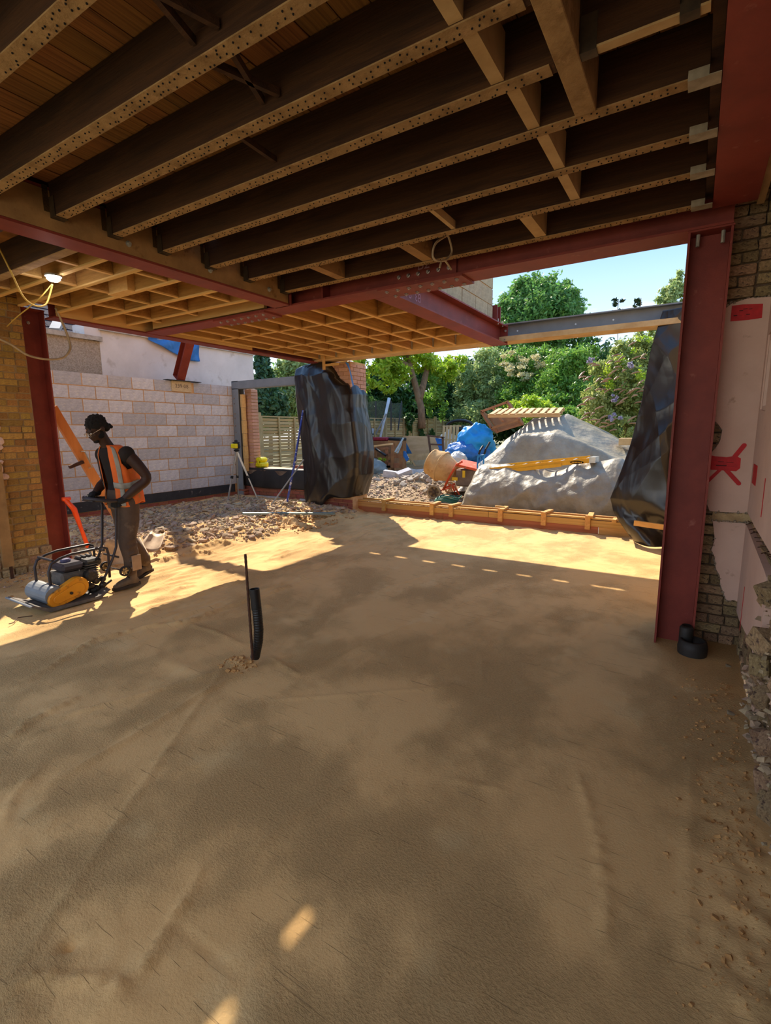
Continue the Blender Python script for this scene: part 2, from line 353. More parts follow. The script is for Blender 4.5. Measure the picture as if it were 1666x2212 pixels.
groove([([(101, 1558), (242, 1518), (400, 1475), (530, 1432)], .012, .022, 0), ([(60, 1720), (282, 1594), (429, 1503), (565, 1432)], .014, .022, 0), ([(480, 1480), (545, 1435)], -.006, .02, 0),
    ([(550, 1515), (700, 1505), (832, 1495), (1040, 1478)], .007, .014, 0), ([(1040, 1478), (1042, 1420)], .006, .014, 0), ([(35, 1483), (110, 1440), (202, 1387), (300, 1360), (403, 1347), (480, 1318), (555, 1291), (640, 1262), (706, 1241)], .020, .03, 1.2),
    ([(403, 1347), (469, 1367), (530, 1397)], .012, .02, 1), ([(580, 1417), (650, 1463)], .012, .018, .6), ([(20, 1600), (60, 1560), (180, 1500)], .015, .03, 1.2),
    ([(440, 1860), (410, 1930), (375, 1980), (340, 2050), (300, 2115)], .016, .016, 1.6), ([(0, 2150), (60, 2115), (200, 2120), (300, 2140)], .014, .018, 1.5), ([(1240, 1640), (1290, 1800), (1310, 1950), (1300, 2050)], .008, .02, 1.5),
    ([(1495, 1620), (1490, 1800), (1478, 2212)], .006, .018, 0), ([(530, 1850), (600, 1790), (830, 1640)], .006, .012, 0), ([(690, 1310), (900, 1250), (1000, 1215)], .008, .015, .3), ([(560, 1500), (760, 1400), (1060, 1280), (1180, 1240)], .007, .014, 0),
    ([(380, 2000), (520, 2120)], -.008, .008, 0), ([(960, 1680), (1100, 1710)], .007, .010, 0), ([(100, 1640), (30, 1720), (0, 1800)], .01, .02, .3), ([(1700, 1500), (1500, 1530), (1420, 1560)], .008, .02, .4)]
  + [(q_(L_), a_, w_, l_) for L_, a_, w_, l_ in (([(265, 590), (340, 560), (460, 525)], .030, .028, .6), ([(500, 505), (640, 455), (800, 415)], .024, .026, .5), ([(210, 490), (380, 455), (550, 420)], .022, .024, .4), ([(340, 495), (450, 460), (550, 437)], .022, .024, .5), ([(650, 378), (780, 345)], .022, .028, .8), ([(870, 322), (950, 300), (1030, 270)], .022, .028, .8), ([(1000, 330), (1220, 255)], .012, .03, .3),
     ([(300, 335), (450, 300), (560, 280), (660, 275)], .05, .05, 1.0), ([(480, 270), (650, 240), (760, 235)], .04, .06, 1.2), ([(20, 580), (240, 560)], .016, .02, .4), ([(0, 660), (170, 620)], .016, .02, .4), ([(840, 480), (980, 430), (1130, 385)], .018, .03, .8), ([(1240, 350), (1400, 300)], .012, .05, 1.2), ([(1380, 150), (1480, 125), (1600, 130), (1560, 150)], .02, .03, .5), ([(1110, 140), (1200, 110), (1420, 80)], .03, .06, 1.2), ([(1150, 240), (1300, 190), (1420, 165)], .014, .03, .8), ([(380, 650), (560, 600), (760, 520)], .010, .025, .8), ([(880, 545), (920, 550)], .02, .03, .5))])
# rubble stones on the left mound (parts of the floor)
STN = [unitbrick('stone', MATS['stone'], .22, .16, i) for i in range(8)]
def hs(x, y): return hf(x, y)
random.seed(11); n = 0
while n < 290:
    x, y = rn(-8.6, -5.45), rn(3.3, 7.6)
    if hrub(x, y) < .05 or (x+8.6) < (y-7.7)*.1: continue
    s = rn(.05, .11); z = hs(x, y)
    put('stone', STN[n % 8], floor, (x, y, z+s*.12), (rn(-.5, .5), rn(-.5, .5), rn(0, 6)), (s*rn(.8, 1.5), s*rn(.7, 1.2), s*rn(.3, .7))); n += 1
def scatter(name, area, N_, zf, m, parent=None, smin=.012, smax=.05, ok=None, seed=3, kind='stuff'):
    rs = random.Random(seed); g = G(); k = 0
    base = [(-1, -1, -1), (1, -1, -1), (1, 1, -1), (-1, 1, -1), (-.7, -.8, 1), (.8, -.6, .8), (.6, .8, 1), (-.8, .6, .7)]
    fs = [(3, 2, 1, 0), (4, 5, 6, 7), (0, 1, 5, 4), (1, 2, 6, 5), (2, 3, 7, 6), (3, 0, 4, 7)]
    while k < N_:
        x, y = rs.uniform(area[0], area[1]), rs.uniform(area[2], area[3])
        if ok and not ok(x, y, rs): k += .05; continue
        s = smin*(smax/smin)**(rs.random()**2); z = zf(x, y)+s*.15; R_ = Euler((rs.uniform(-.5, .5), rs.uniform(-.5, .5), rs.uniform(0, 6.3))).to_matrix()
        d = Vector((s*rs.uniform(.6, 1), s*rs.uniform(.4, .8), s*rs.uniform(.2, .5)))
        g.add([Vector((x, y, z))+R_@Vector((b[0]*d.x*rs.uniform(.6, 1.2), b[1]*d.y*rs.uniform(.6, 1.2), b[2]*d.z)) for b in base], fs); k += 1
    o = g.build(name, m, parent); o['kind'] = kind; return o
scatter('small_stones', (-8.9, -5.2, 2.9, 7.8), 9000, hs, MATS['stones_i'], floor, .010, .055, ok=lambda x, y, r: hrub(x, y) > .02+.05*r.random())
scatter('small_stones', (-6.5, -5.2, 1.7, 3.4), 500, hs, MATS['stones_i'], floor, .006, .03, seed=5, ok=lambda x, y, r: x < -6.15+.2*r.random())
for x, y, s in ((.29, 3.2, .035), (.31, 3.88, .03), (-6.3, 2.5, .05), (-8.75, 5.9, .09), (-8.75, 5.4, .08), (-8.6, 5.1, .07)):
    put('stone', STN[2], floor, (x, y, hf(x, y)+s*.2), (.2, .3, x), (s, s*.8, s*.6))
# ---------------------------------------------------------------- brick layer
def layer(parent, axis, fixed, a0, a1, z0, z1, ch, L_, meshes, name='brick', thick=.05, gap=.010, ok=None, jit=.003, hjit=0, headers=True, seed=1, face=1):
    """bricks in a wall plane; axis 'x' -> plane y=fixed, 'y' -> plane x=fixed; face = side the bricks stand proud on"""
    rs = random.Random(seed); k = 0; z = z0
    while z < z1-ch*.3:
        hh = min(ch, z1-z)-gap
        pat = L_ if not headers or k % 2 else L_*.5
        a = a0-(L_*.5 if k % 2 and not headers else 0)-rs.uniform(0, .1)*L_
        while a < a1:
            l = pat*rs.uniform(.94, 1.05) if headers else L_; b0, b1 = max(a, a0), min(a+l, a1)
            if b1-b0 > .03:
                c = (b0+b1)/2; zc = z+hh/2+rs.uniform(-hjit, hjit)
                if ok is None or ok(c, zc, rs):
                    p = fixed+face*(-thick/2+rs.uniform(-jit, jit)*1.0)
                    w = b1-b0-gap
                    if axis == 'x': put(name, rs.choice(meshes), parent, (c, p, zc), (0, 0, 0), (w, thick, hh))
                    else: put(name, rs.choice(meshes), parent, (p, c, zc), (0, 0, 0), (thick, w, hh))
            a += l
        z += ch; k += 1
BLK = [unitbrick('block', MATS['block'], .006, .012, i) for i in range(4)]
BLKW = [unitbrick('block', MATS['blockw'], .008, .012, i) for i in range(3)]
STK = [unitbrick('brick', MATS['stock'], .035, .05, i) for i in range(6)]
STO = [unitbrick('brick', MATS['stockold'], .05, .07, i) for i in range(6)]
RED = [unitbrick('brick', MATS['redbrick'], .015, .03, i) for i in range(4)]
def struct(name, g, m, parent=None, **k): return tag(g.build(name, m, parent, **k), kind='structure' if parent is None else None)
# left block wall
wl = struct('wall_left', G().box(-9.35, -9.054, 2.6, 7.93, -.2, 2.63), MATS['mortarb'])
layer(wl, 'y', -9.05, 2.62, 7.92, .42, 2.65, .223, .45, BLK, 'block', .06, .017, headers=False, face=1, jit=.002, ok=lambda c, z, r: not (6.36 < c < 6.84 and z > 2.43))
marks('239-08', wl, (-9.0285, 6.6, 2.54), (math.pi/2, 0, math.pi/2), .11, mat('ink', '6b5a48', rough=.9))
put('padstone', unitbrick('padstone', mat('padstone', 'cdb58c', 'bfa67c', 6, bump=.2), .005, .01), wl, (-9.08, 6.6, 2.535), sc=(.10, .46, .21))
G().box(-9.06, -9.035, 2.62, 7.84, .235, .415).build('damp_proof_strip', MATS['dpc'], wl)
layer(wl, 'y', -9.045, 2.62, 7.9, -.06, .235, .075, .225, RED, 'brick', .03, .012, headers=False, face=1)
# left stock brick wall beside the near column
wn_ = struct('wall_near_left', G().box(-6.95, -6.508, 1.2, 2.76, -.1, 3.15), MATS['mortar'])
layer(wn_, 'y', -6.50, 1.75, 2.76, .30, 3.12, .0735, .225, STK, 'brick', .06, .012, face=1, jit=.007, hjit=.002, seed=4)
layer(wn_, 'y', -6.49, 1.75, 2.79, .0, .30, .10, .26, STO, 'brick', .07, .02, face=1, jit=.02, hjit=.005, seed=6)
g = G()
random.seed(3)
for _ in range(26):
    y, z = rn(2.2, 2.42), rn(1.0, 2.4); g.ell((-6.495, y, z), (rn(.015, .03), rn(.03, .07), rn(.02, .05)), 6, 4, (rn(0, 3), 0, 0))
g.build('mortar_lumps', MATS['plaster'], wn_)['kind'] = 'stuff'
# right return wall, its plaster and its exposed bricks
wr = struct('wall_back_right', G().box(-.14, .62, 4.33, 4.6, -.2, 3.3), MATS['mortard'])
layer(wr, 'x', 4.295, -.12, .40, .0, 3.2, .075, .20, STO, 'brick', .05, .012, face=-1, jit=.008, hjit=.004, seed=9)
PU = [(.38, 2.45), (.338, 2.452), (.23, 2.46), (.139, 2.439), (.083, 2.392), (.062, 2.311), (.055, 2.213), (.048, 2.13), (.057, 2.057), (.05, 1.98), (.057, 1.912), (.044, 1.80), (.047, 1.707), (.082, 1.662), (.12, 1.64), (.157, 1.587), (.151, 1.513), (.128, 1.46), (.102, 1.423), (.058, 1.369), (.05, 1.26), (.053, 1.161), (.095, 1.117), (.11, 1.05), (.131, 1.002), (.38, 1.005)]
PL = [(.155, .93), (.38, .93), (.38, .335), (.335, .36), (.289, .347), (.262, .41), (.24, .468), (.232, .53), (.205, .575), (.19, .66), (.167, .714), (.178, .80)]
g = G(); g.prism(PU[::-1], lambda a, b: (a, 4.262, b), (0, .035, 0)); g.prism(PL[::-1], lambda a, b: (a, 4.262, b), (0, .035, 0))
g.build('plaster_coat', MATS['plaster'], wr, fix=True)
g = G(); random.seed(5)
for P_ in (PU, PL):
    for (a, b), (c, d) in zip(P_, P_[1:]):
        if a > .3 and c > .3: continue
        for t in np.linspace(0, 1, max(2, int(math.hypot(c-a, d-b)/.015))):
            g.ell((a+(c-a)*t+rn(-.004, .006), 4.272+rn(-.004, .008), b+(d-b)*t+rn(-.006, .006)), (rn(.006, .014), rn(.008, .014), rn(.006, .016)), 6, 4)
g.build('plaster_edge_crumbs', MATS['pebbledash'], wr)['kind'] = 'stuff'
def paint(polys, m, y=4.2612):
    g = G()
    for P_ in polys: g.prism(P_, lambda a, b: (a, y, b), (0, -.0012, 0))
    return g.build('spray_paint', m, wr, fix=True)
def stroke(p, q, w):
    p, q = Vector(p), Vector(q); d = (q-p).normalized(); n_ = Vector((-d.y, d.x))*w; o = []
    for k in range(7): a = -math.pi/2+math.pi*k/6; o.append(q+d*w*math.cos(a)+n_*math.sin(a))
    for k in range(7): a = math.pi/2+math.pi*k/6; o.append(p+d*w*math.cos(a)+n_*math.sin(a))
    return [tuple(v) for v in o]
paint([[(.14, 2.423), (.20, 2.424), (.311, 2.414), (.313, 2.323), (.24, 2.319), (.14, 2.321)]], MATS['spray'])
paint([[(.088, 1.397), (.105, 1.408), (.129, 1.401), (.20, 1.396), (.25, 1.407), (.282, 1.389), (.283, 1.32), (.262, 1.298), (.112, 1.304), (.098, 1.32)]], MATS['spray'])
paint([stroke((.245, 1.40), (.292, 1.48), .015)], MATS['spray'], 4.2604)
paint([stroke((.17, 1.31), (.085, 1.20), .011)], MATS['spray'], 4.2602)
paint([stroke((.20, 1.31), (.285, 1.212), .014)], MATS['spray'], 4.2601)
g = G()
for k, (a, b, w) in enumerate(((.185, 2.385, .03), (.205, 2.390, .035), (.235, 2.386, .03), (.155, 2.355, .03), (.18, 2.352, .03), (.2, 2.355, .025), (.225, 2.356, .03), (.15, 1.36, .05), (.2, 1.355, .06), (.14, 1.335, .09), (.21, 1.33, .06))):
    g.box(a, a+w*.7, 4.2592, 4.2598, b-.003+.004*(k % 3), b+.002+.003*(k % 2))
g.build('marker_scrawl', MATS['spraydark'], wr)
for x in (.228, .287):
    g = G(); g.lathe([(.001, 0), (.019, .0), (.019, .003), (.001, .004)], (x, 4.293, .965), (0, -1, 0), 12); g.box(x-.003, x+.003, 4.288, 4.292, .905, .95); g.build('spray_dot', MATS['spray'], wr)
g = G().box(.15, .40, 4.285, 4.30, .93, 1.005); g.build('chase_back', MATS['stockold'], wr)
# right side wall
ws = struct('wall_right', G().box(.40, .75, -1.2, 4.4, -.2, 3.3), MATS['mortard'])
layer(ws, 'y', .385, 1.2, 4.28, -.02, 3.25, .078, .225, STO, 'brick', .05, .014, face=-1, jit=.010, hjit=.004, seed=19, ok=lambda c, z, r: not (c > 3.0 and z > 1.1) )
g = G(); g.prism([(4.262, 1.01), (3.7, 1.00), (3.1, 1.0), (2.6, 1.0), (1.2, 1.0), (1.2, 3.2), (3.88, 3.2), (3.88, 1.70), (4.18, 1.72), (4.18, 2.2), (3.88, 2.2), (3.88, 3.2), (4.262, 3.2)], lambda a, b: (.352, a, b), (.045, 0, 0))
g.prism([(4.262, .93), (3.6, .90), (3.1, .88), (3.0, .87), (2.93, .80), (2.95, .6), (2.87, .47), (2.97, .44), (3.05, .50), (3.15, .40), (3.3, .42), (3.6, .36), (4.0, .30), (4.262, .28)], lambda a, b: (.352, a, b), (.045, 0, 0))
g.build('plaster_coat', MATS['plaster'], ws, fix=True)
g = G().box(.3495, .3515, 3.875, 3.885, .27, .57); g.box(.3495, .3515, 3.93, 4.16, 1.23, 1.36); g.box(.3495, .3515, 3.45, 3.47, 1.1, 1.32); g.build('spray_line', MATS['spray'], ws)
random.seed(8); g = G()
for k in range(11): y = 3.0+k*.12; g.cyl((.39, y, .955), (.345, y+rn(-.03, .03), .955+rn(-.03, .03)), .003, 5)
g.build('nails', MATS['rust'], ws)['kind'] = 'stuff'
w1 = tag(G().box(.36, .42, 3.88, 4.18, 1.70, 1.74).box(.36, .42, 3.88, 4.18, 2.16, 2.2).box(.36, .42, 3.88, 3.91, 1.74, 2.16).box(.36, .42, 4.15, 4.18, 1.74, 2.16).build('window_1', MATS['plaster']), kind='structure')
G().box(.395, .399, 3.91, 4.15, 1.74, 2.16).build('pane', mat('glassw', 'e8ecf0', rough=.1), w1)
# jagged broken brick and stone at the foot of the right wall
random.seed(21)
for k in range(46):
    y = 3.05-k*.045; s = rn(.06, .15)
    put('broken_brick', random.choice(STO), ws, (.375+rn(-.02, .02), y+rn(-.03, .03), rn(.05, .85)), (rn(-.6, .6), rn(-.5, .5), rn(-.6, .6)), (s*.6, s, s*.7))
scatter('broken_mortar', (.345, .40, 1.2, 3.4), 420, lambda x, y: rn(0, .8) if y < 3.0 else rn(0, .33), MATS['stones_i'], ws, .01, .045, seed=8)
# ================================================================ CEILING
def ibeam(name, axis, c, a0, a1, zb, H, Wd, tf=.016, tw=.011, m='redsteel', label=None, parent=None):
    g = G()
    def bx(u0, u1, z0, z1):
        if axis == 'x': g.box(a0, a1, c+u0, c+u1, z0, z1)
        else: g.box(c+u0, c+u1, a0, a1, z0, z1)
    bx(-Wd/2, Wd/2, zb, zb+tf); bx(-tw/2, tw/2, zb+tf, zb+H-tf); bx(-Wd/2, Wd/2, zb+H-tf, zb+H)
    return tag(g.build(name, MATS[m], parent), label, 'beam' if label else None)
ZB = 2.891
mb = ibeam('steel_beam', 'x', 4.185, -6.42, .10, ZB, .32, .262, label='long red steel beam crossing the whole room over the opening, with two bolted splices')
bolt = G().lathe([(.019, 0), (.019, .010), (.012, .012), (.012, .018)], (0, 0, 0), (0, 0, -1), 8, True).mesh('bolt', MATS['boltm'])
boltw = G().lathe([(.018, 0), (.018, .010), (.011, .012), (.011, .022)], (0, 0, 0), (0, -1, 0), 8, True).mesh('bolt', MATS['boltm'])
for (x0, x1) in ((-2.60, -1.76), (-4.88, -4.05)):
    g = G().box(x0, x1, 4.045, 4.325, ZB-.018, ZB-.001); sp = g.build('splice_plate', MATS['redsteel'], mb)
    n_ = 7
    for i in range(n_):
        for y in (4.105, 4.265):
            xx = x0+.07+(x1-x0-.14)*i/(n_-1)
            put('bolt', bolt, sp, (xx, y, ZB-.018))
    wp = G().box(x0+.10, x1-.10, 4.160, 4.178, ZB+.04, ZB+.28).build('web_plate', MATS['redsteel'], mb)
    for i in range(6):
        for z in (ZB+.10, ZB+.20): put('bolt', boltw, wp, (x0+.17+(x1-x0-.34)*i/5, 4.160, z))
G().box(-3.26, -3.248, 4.056, 4.18, ZB+.016, ZB+.30).build('web_stiffener', MATS['redsteel'], mb)
G().box(-6.43, -6.42, 4.054, 4.316, ZB, ZB+.32).build('end_plate', MATS['redsteel'], mb)
lb = ibeam('steel_beam', 'y', -3.775, -.6, 4.05, ZB, .28, .205, label='red steel beam with timber packing running away from the camera above the left of the sand')
G().box(-3.765, -3.672, -.6, 4.02, ZB+.018, ZB+.26).build('timber_packing', MATS['pinedim'], lb)
G().box(-3.872, -3.785, -.6, 4.02, ZB+.018, ZB+.26).build('timber_packing', MATS['pinedim'], lb)
G().box(-3.9, -3.65, 4.038, 4.05, ZB, ZB+.28).build('end_plate', MATS['redsteel'], lb)
for y in (1.15, 2.32, 3.05, 3.75): G().lathe([(.022, 0), (.022, .004), (.012, .006), (.012, .022)], (-3.672, y, ZB+.09), (1, 0, 0), 10).build('bolt', MATS['galv'], lb)
l2 = ibeam('steel_beam', 'y', -6.30, 2.95, 7.55, ZB-.005, .26, .20, label='red steel beam along the left edge of the ceiling from the near left column to the wrapped pier')
G().box(-6.25, -6.205, 3.0, 5.9, ZB+.014, ZB+.235).build('timber_packing', MATS['pine'], l2)
for y in (4.8, 5.6): G().lathe([(.02, 0), (.02, .004), (.011, .006), (.011, .02)], (-6.205, y, ZB+.08), (1, 0, 0), 10).build('bolt', MATS['galv'], l2)
rb = ibeam('steel_beam', 'y', .095, -1.0, 4.045, 2.995, .26, .235, label='broad red steel beam at the upper right above the pink wall')
G().box(-.065, -.025, -1.0, 4.03, 3.05, 3.23).build('timber_packing', MATS['joistold'], rb)
G().box(.215, .255, -1.0, 4.2, 3.02, 3.12).build('timber_batten', MATS['cleanwood'], rb)
b3 = ibeam('steel_beam', 'y', -2.685, 4.32, 7.66, ZB, .27, .24, label='red steel beam carrying grey blocks, running out to the grey beam')
bk = random.Random(2)
layer(b3, 'y', -2.655, 4.34, 7.24, ZB+.27, 4.30, .225, .45, BLKW, 'block', .14, .012, headers=False, face=1, seed=3)
G().box(-2.80, -2.665, 4.34, 7.22, ZB+.27, 4.30).build('mortar_core', MATS['mortarb'], b3); G().box(-2.80, -2.70, 4.34, 7.22, 4.3, 6.2).build('added_sun_block', MATS['mortarb'], b3)  # topmost slab added out of view to keep sun off the right wall
g = G().box(-2.76, -2.60, 7.28, 7.30, 3.165, 3.40); g.box(-2.69, -2.67, 7.30, 7.42, 3.165, 3.40).box(-2.76, -2.60, 7.42, 7.44, 3.165, 3.40); g.build('stub_post', MATS['redsteel'], b3)
marks('B3  848', b3, (-2.678, 4.85, 3.02), (-math.pi/2, math.pi, math.pi/2), .13, mat('chalk', 'b0808a', rough=.9))
marks('B2', mb, (-2.18, 4.1595, 3.06), (math.pi/2, 0, 0), .12, MATS['chalk'])
marks('B2', mb, (-4.46, 4.1595, 3.06), (math.pi/2, 0, 0), .12, MATS['chalk'])
G().box(-2.80, -2.56, 7.655, 7.67, ZB-.004, ZB+.29).build('end_plate', MATS['redsteel'], b3)
for z in (2.96, 3.09): put('bolt', boltw, b3, (-2.59, 7.64, z)); 
for y in (7.3, 7.5): G().cyl((-2.59, y, 3.13), (-2.59, y, 3.21), .01, 6).build('bolt', MATS['galv'], b3)
gb = ibeam('steel_beam', 'x', 7.80, -6.9, -.10, 3.01, .20, .20, m='greysteel', label='grey painted steel beam spanning the open end against the sky')
G().box(-6.6, -.25, 7.62, 7.95, 2.935, 3.008).build('timber_plate', MATS['palewood'], gb)
for x in (-2.45, -1.6, -1.1): G().lathe([(.012, 0), (.012, .006), (.004, .007)], (x, 7.792, 3.10), (0, -1, 0), 8).build('bolt', mat('white_bolt%d' % int(-x*10), 'e8eef2', rough=.4), gb)
# columns
def column(cx, cy, axis, w, d, h, label):
    """H column; flanges perpendicular to 'axis'"""
    g = G(); t = .014
    if axis == 'y': g.box(cx-d/2, cx+d/2, cy-w/2, cy-w/2+t, -.05, h).box(cx-d/2, cx+d/2, cy+w/2-t, cy+w/2, -.05, h).box(cx-.006, cx+.006, cy-w/2+t, cy+w/2-t, -.05, h)
    else: g.box(cx-w/2, cx-w/2+t, cy-d/2, cy+d/2, -.05, h).box(cx+w/2-t, cx+w/2, cy-d/2, cy+d/2, -.05, h).box(cx-w/2+t, cx+w/2-t, cy-.006, cy+.006, -.05, h)
    o = tag(g.build('steel_column', MATS['redsteel']), label, 'column')
    G().box(cx-.13, cx+.13, cy-.13, cy+.13, h, h+.012).build('cap_plate', MATS['redsteel'], o); return o
cl = column(-6.66, 2.885, 'y', .25, .25, 3.0, 'red steel column at the left, against the yellow brick wall')
put('bolt', boltw, cl, (-6.60, 2.86, 2.86), (0, 0, 1.57))
cr = column(-.022, 4.185, 'x', .25, .25, ZB-.014, 'dark red steel column at the right beside the pink plastered wall')
for x in (-.09, .05): G().cyl((x, 4.12, 2.80), (x, 4.12, 2.875), .012, 8).build('bolt', MATS['galv'], cr)
# sleeve / membrane collar at the foot of the right column
tag(G().lathe([(.09, -.02), (.095, .05), (.085, .10), (.07, .105), (.07, .02)], (.10, 3.99, 0), (0, 0, 1), 20, False).build('pipe_stub', MATS['membrane'], smooth=True), 'black round plastic stub at the foot of the dark red column', 'pipe')
tag(G().lathe([(.045, -.02), (.045, .17), (.03, .19), (.02, .12)], (.055, 4.035, 0), (0, 0, 1), 14).build('rubber_wrap', MATS['membrane'], smooth=True), 'small black rubber wrap standing behind the round stub at the column foot', 'wrap')
# ceiling deck with old boards
ce = tag(G().box(-3.545, .75, -1.2, 4.33, 3.222, 3.24).box(-3.90, -3.53, -1.2, 2.84, 3.222, 3.24).box(-3.90, -3.53, 3.36, 4.33, 3.222, 3.24).box(-3.90, -3.585, 2.84, 3.36, 3.222, 3.24).box(-6.95, -3.87, 1.3, 4.33, 3.172, 3.19).box(-3.88, -3.86, -1.2, 4.33, 3.172, 3.24).box(-6.45, -2.80, 4.33, 7.52, 3.172, 3.19).build('ceiling', MATS['board_old']), kind='structure')
BD = [unitbrick('board', MATS['board_old'], .004, .01, i) for i in range(3)]
x = -3.68; random.seed(2)
while x < .4:
    w = rn(.14, .17); y = -1.2
    while y < 4.3:
        l = rn(1.2, 3.2); y1 = min(y+l, 4.31)
        if x < -3.6: y, y1 = (y, min(y1, 2.84)) if y < 2.83 else (max(y, 3.36), max(y1, 3.5))
        put('board', random.choice(BD), ce, (x+w/2, (y+y1)/2, 3.212+rn(-.002, .002)), sc=(w-.006, y1-y-.004, .02)); y = y1
    x += w
OS = [unitbrick('deck_panel', MATS['osb'], .001, .003, 0)]
for x in (-6.35, -5.15, -3.95):
    for y in (2.16, 4.36, 5.96):
        if x > -4 and y < 4: continue
        w = 1.17 if x < -4 else 1.13
        if y < 4 and x+w > -3.87: w = -3.87-x
        put('deck_panel', OS[0], ce, (x+w/2, y+.78, 3.165), sc=(w, 1.56, .014))
# old joists
ORD = ['nearest', 'second', 'third', 'fourth', 'fifth', 'sixth', 'seventh', 'eighth', 'ninth', 'tenth']
EY = [3.98, 3.50, 3.07, 2.63, 2.24, 1.87, 1.485, 1.08, .68, .28]
hang = G().box(-.03, .03, -.04, .04, -.004, .0).box(-.03, .03, -.04, -.037, 0, .12).box(-.03, .03, .037, .04, 0, .12).box(-.032, -.03, -.075, -.04, .03, .19).box(-.032, -.03, .04, .075, .03, .19).mesh('joist_hanger', mat('hangm', '4a3a28', '33271a', 12, rough=.6, metal=.2))
hangr = G().box(-.055, .06, -.04, .04, -.004, .0).box(-.055, .018, .036, .04, 0, .035).box(-.055, .018, -.04, -.036, 0, .035).mesh('joist_hanger', mat('galvdull', 'a89c88', '8a7f6c', 12, rough=.6, metal=.2))
soff = {}
for i, ye in enumerate(EY):
    x1 = -.066; x0 = -3.672
    if i in (4, 5): x1 = -.575
    e = empty('ceiling_joist', ((x0+x1)/2, ye-.035, 2.99), 'old dark floor joist, %s of the row counting from the red beam over the opening' % ('nearest' if i == 0 else ORD[i]), 'joist')
    G().box(x0+.004, x1, ye-.068, ye, 2.995, 3.20).build('timber', MATS['joistold'], e, bevel=.003)
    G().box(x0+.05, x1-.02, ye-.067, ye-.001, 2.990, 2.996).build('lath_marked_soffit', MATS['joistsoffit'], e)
    put('joist_hanger', hang, e, (x0+.03, ye-.034, 2.988))
    if i not in (4, 5): put('joist_hanger', hangr, e, (-.085, ye-.034, 2.985))
    soff[i] = e
    # nail stubs and plaster-key spots on the soffit
    g = G(); rs = random.Random(i); x = x0+.1
    while x < x1-.05:
        for yy in (-.050, -.018): g.lathe([(.004, 0), (.0035, .004)], (x+rs.uniform(-.012, .012), ye+yy+rs.uniform(-.008, .008), 2.990), (0, 0, -1), 5) if rs.random() < .8 else None
        x += .034
    g.build('nail_marks', MATS['dark'], e)['kind'] = 'stuff'
def nog(i, x, w, m, lab=None, zlo=2.998, h=.15, skew=0):
    y0, y1 = EY[i+1], EY[i]-.068
    return tag(G().obox((x, (y0+y1)/2, zlo+h/2), (w, y1-y0-.002, h), (0, 0, skew)).build('noggin', MATS[m], soff[i+1]), lab)
for i, x in ((0, -1.08), (1, -.745), (2, -.742), (3, -.76), (4, -.80), (5, -.82), (6, -.86)): nog(i, x, .055 if i else .08, 'cleanwood', 'pale new timber noggin', h=.17)
nog(0, -2.01, .09, 'pinedim', h=.14); nog(0, -2.91, .09, 'pinedim', h=.14); nog(1, -1.56, .03, 'cleanwood', h=.05); 
for i, x, s in ((4, -2.03, .05), (5, -1.68, .4), (5, -1.70, -.35), (6, -1.66, .3), (6, -1.62, -.3)): nog(i, x, .022, 'joistold', h=.03, skew=s, zlo=3.03)
e = empty('trimmer_joist', (-.53, 2.2, 2.99), 'wide rough timber trimmer cutting across two old joists', 'joist')
G().box(-.573, -.485, 1.49, 2.56, 2.985, 3.20).build('timber', MATS['joistsoffit'], e, bevel=.003)
e = empty('short_joist', (-.26, 2.2, 3.0), 'short pale new joist between the rough trimmer and the broad red beam', 'joist')
G().box(-.485, -.07, 2.18, 2.225, 3.004, 3.20).build('timber', MATS['joistold'], e); G().box(-.485, -.07, 2.181, 2.224, 2.996, 3.006).build('soffit_face', MATS['cleanwood'], e)  # dark sides and pale underside put shade into the colour of this new joist
put('joist_hanger', hang, e, (-.455, 2.202, 2.995), sc=(1, .6, 1)); put('joist_hanger', hang, e, (-.13, 2.202, 2.995), sc=(1, .6, 1))
# new timber grid left of the crossbeam (joists along x)
e = empty('timber_joist_grid', (-5.05, 3.0, 2.94), 'new pale timber joist grid between the left column and the red crossbeam', 'joists')
PJ = unitbrick('joist', MATS['pine'], .0, .01); PW = unitbrick('joist', MATS['pine_shaded'], .0, .01)
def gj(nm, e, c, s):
    o = put(nm, PW, e, c, sc=(s[0]-.004, s[1]-.004, s[2])); b = put('lit_underside', PJ, e, (c[0], c[1], c[2]-s[2]/2-.004), sc=(s[0], s[1], .014)); return o  # paler underside strip and darker sides put bounced light and shade into colour
YJ = [2.37, 2.66, 3.03, 3.43, 3.84]
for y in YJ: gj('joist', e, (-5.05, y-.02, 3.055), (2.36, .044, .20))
PN = PJ
for k, (xs_) in enumerate(((-4.42, -5.03, -5.66), (-4.20, -5.02, -5.9), (-4.6, -5.08, -5.56), (-4.3, -5.0, -5.7), (-5.1, -5.8))):
    y0 = YJ[k]; y1 = YJ[k+1] if k < 4 else 4.05
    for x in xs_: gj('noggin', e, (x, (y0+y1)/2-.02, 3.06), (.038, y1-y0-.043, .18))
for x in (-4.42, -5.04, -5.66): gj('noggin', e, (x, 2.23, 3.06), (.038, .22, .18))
put('doubling_block', PJ, e, (-4.86, 2.96, 3.03), sc=(.34, .09, .17))
put('rim_joist', PJ, e, (-5.08, 4.10, 3.035), sc=(2.0, .045, .21))
e2 = empty('old_dark_joist', (-5.0, 2.1, 2.93), 'old dark joist left of the red crossbeam, above the hanging lamp cable', 'joist')
G().box(-6.5, -3.88, 2.05, 2.13, 2.94, 3.165).build('timber', MATS['joistold'], e2)
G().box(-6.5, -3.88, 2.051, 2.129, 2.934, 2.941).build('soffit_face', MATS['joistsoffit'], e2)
put('board', BD[0], ce, (-5.2, 1.75, 3.16), sc=(2.6, .55, .015))
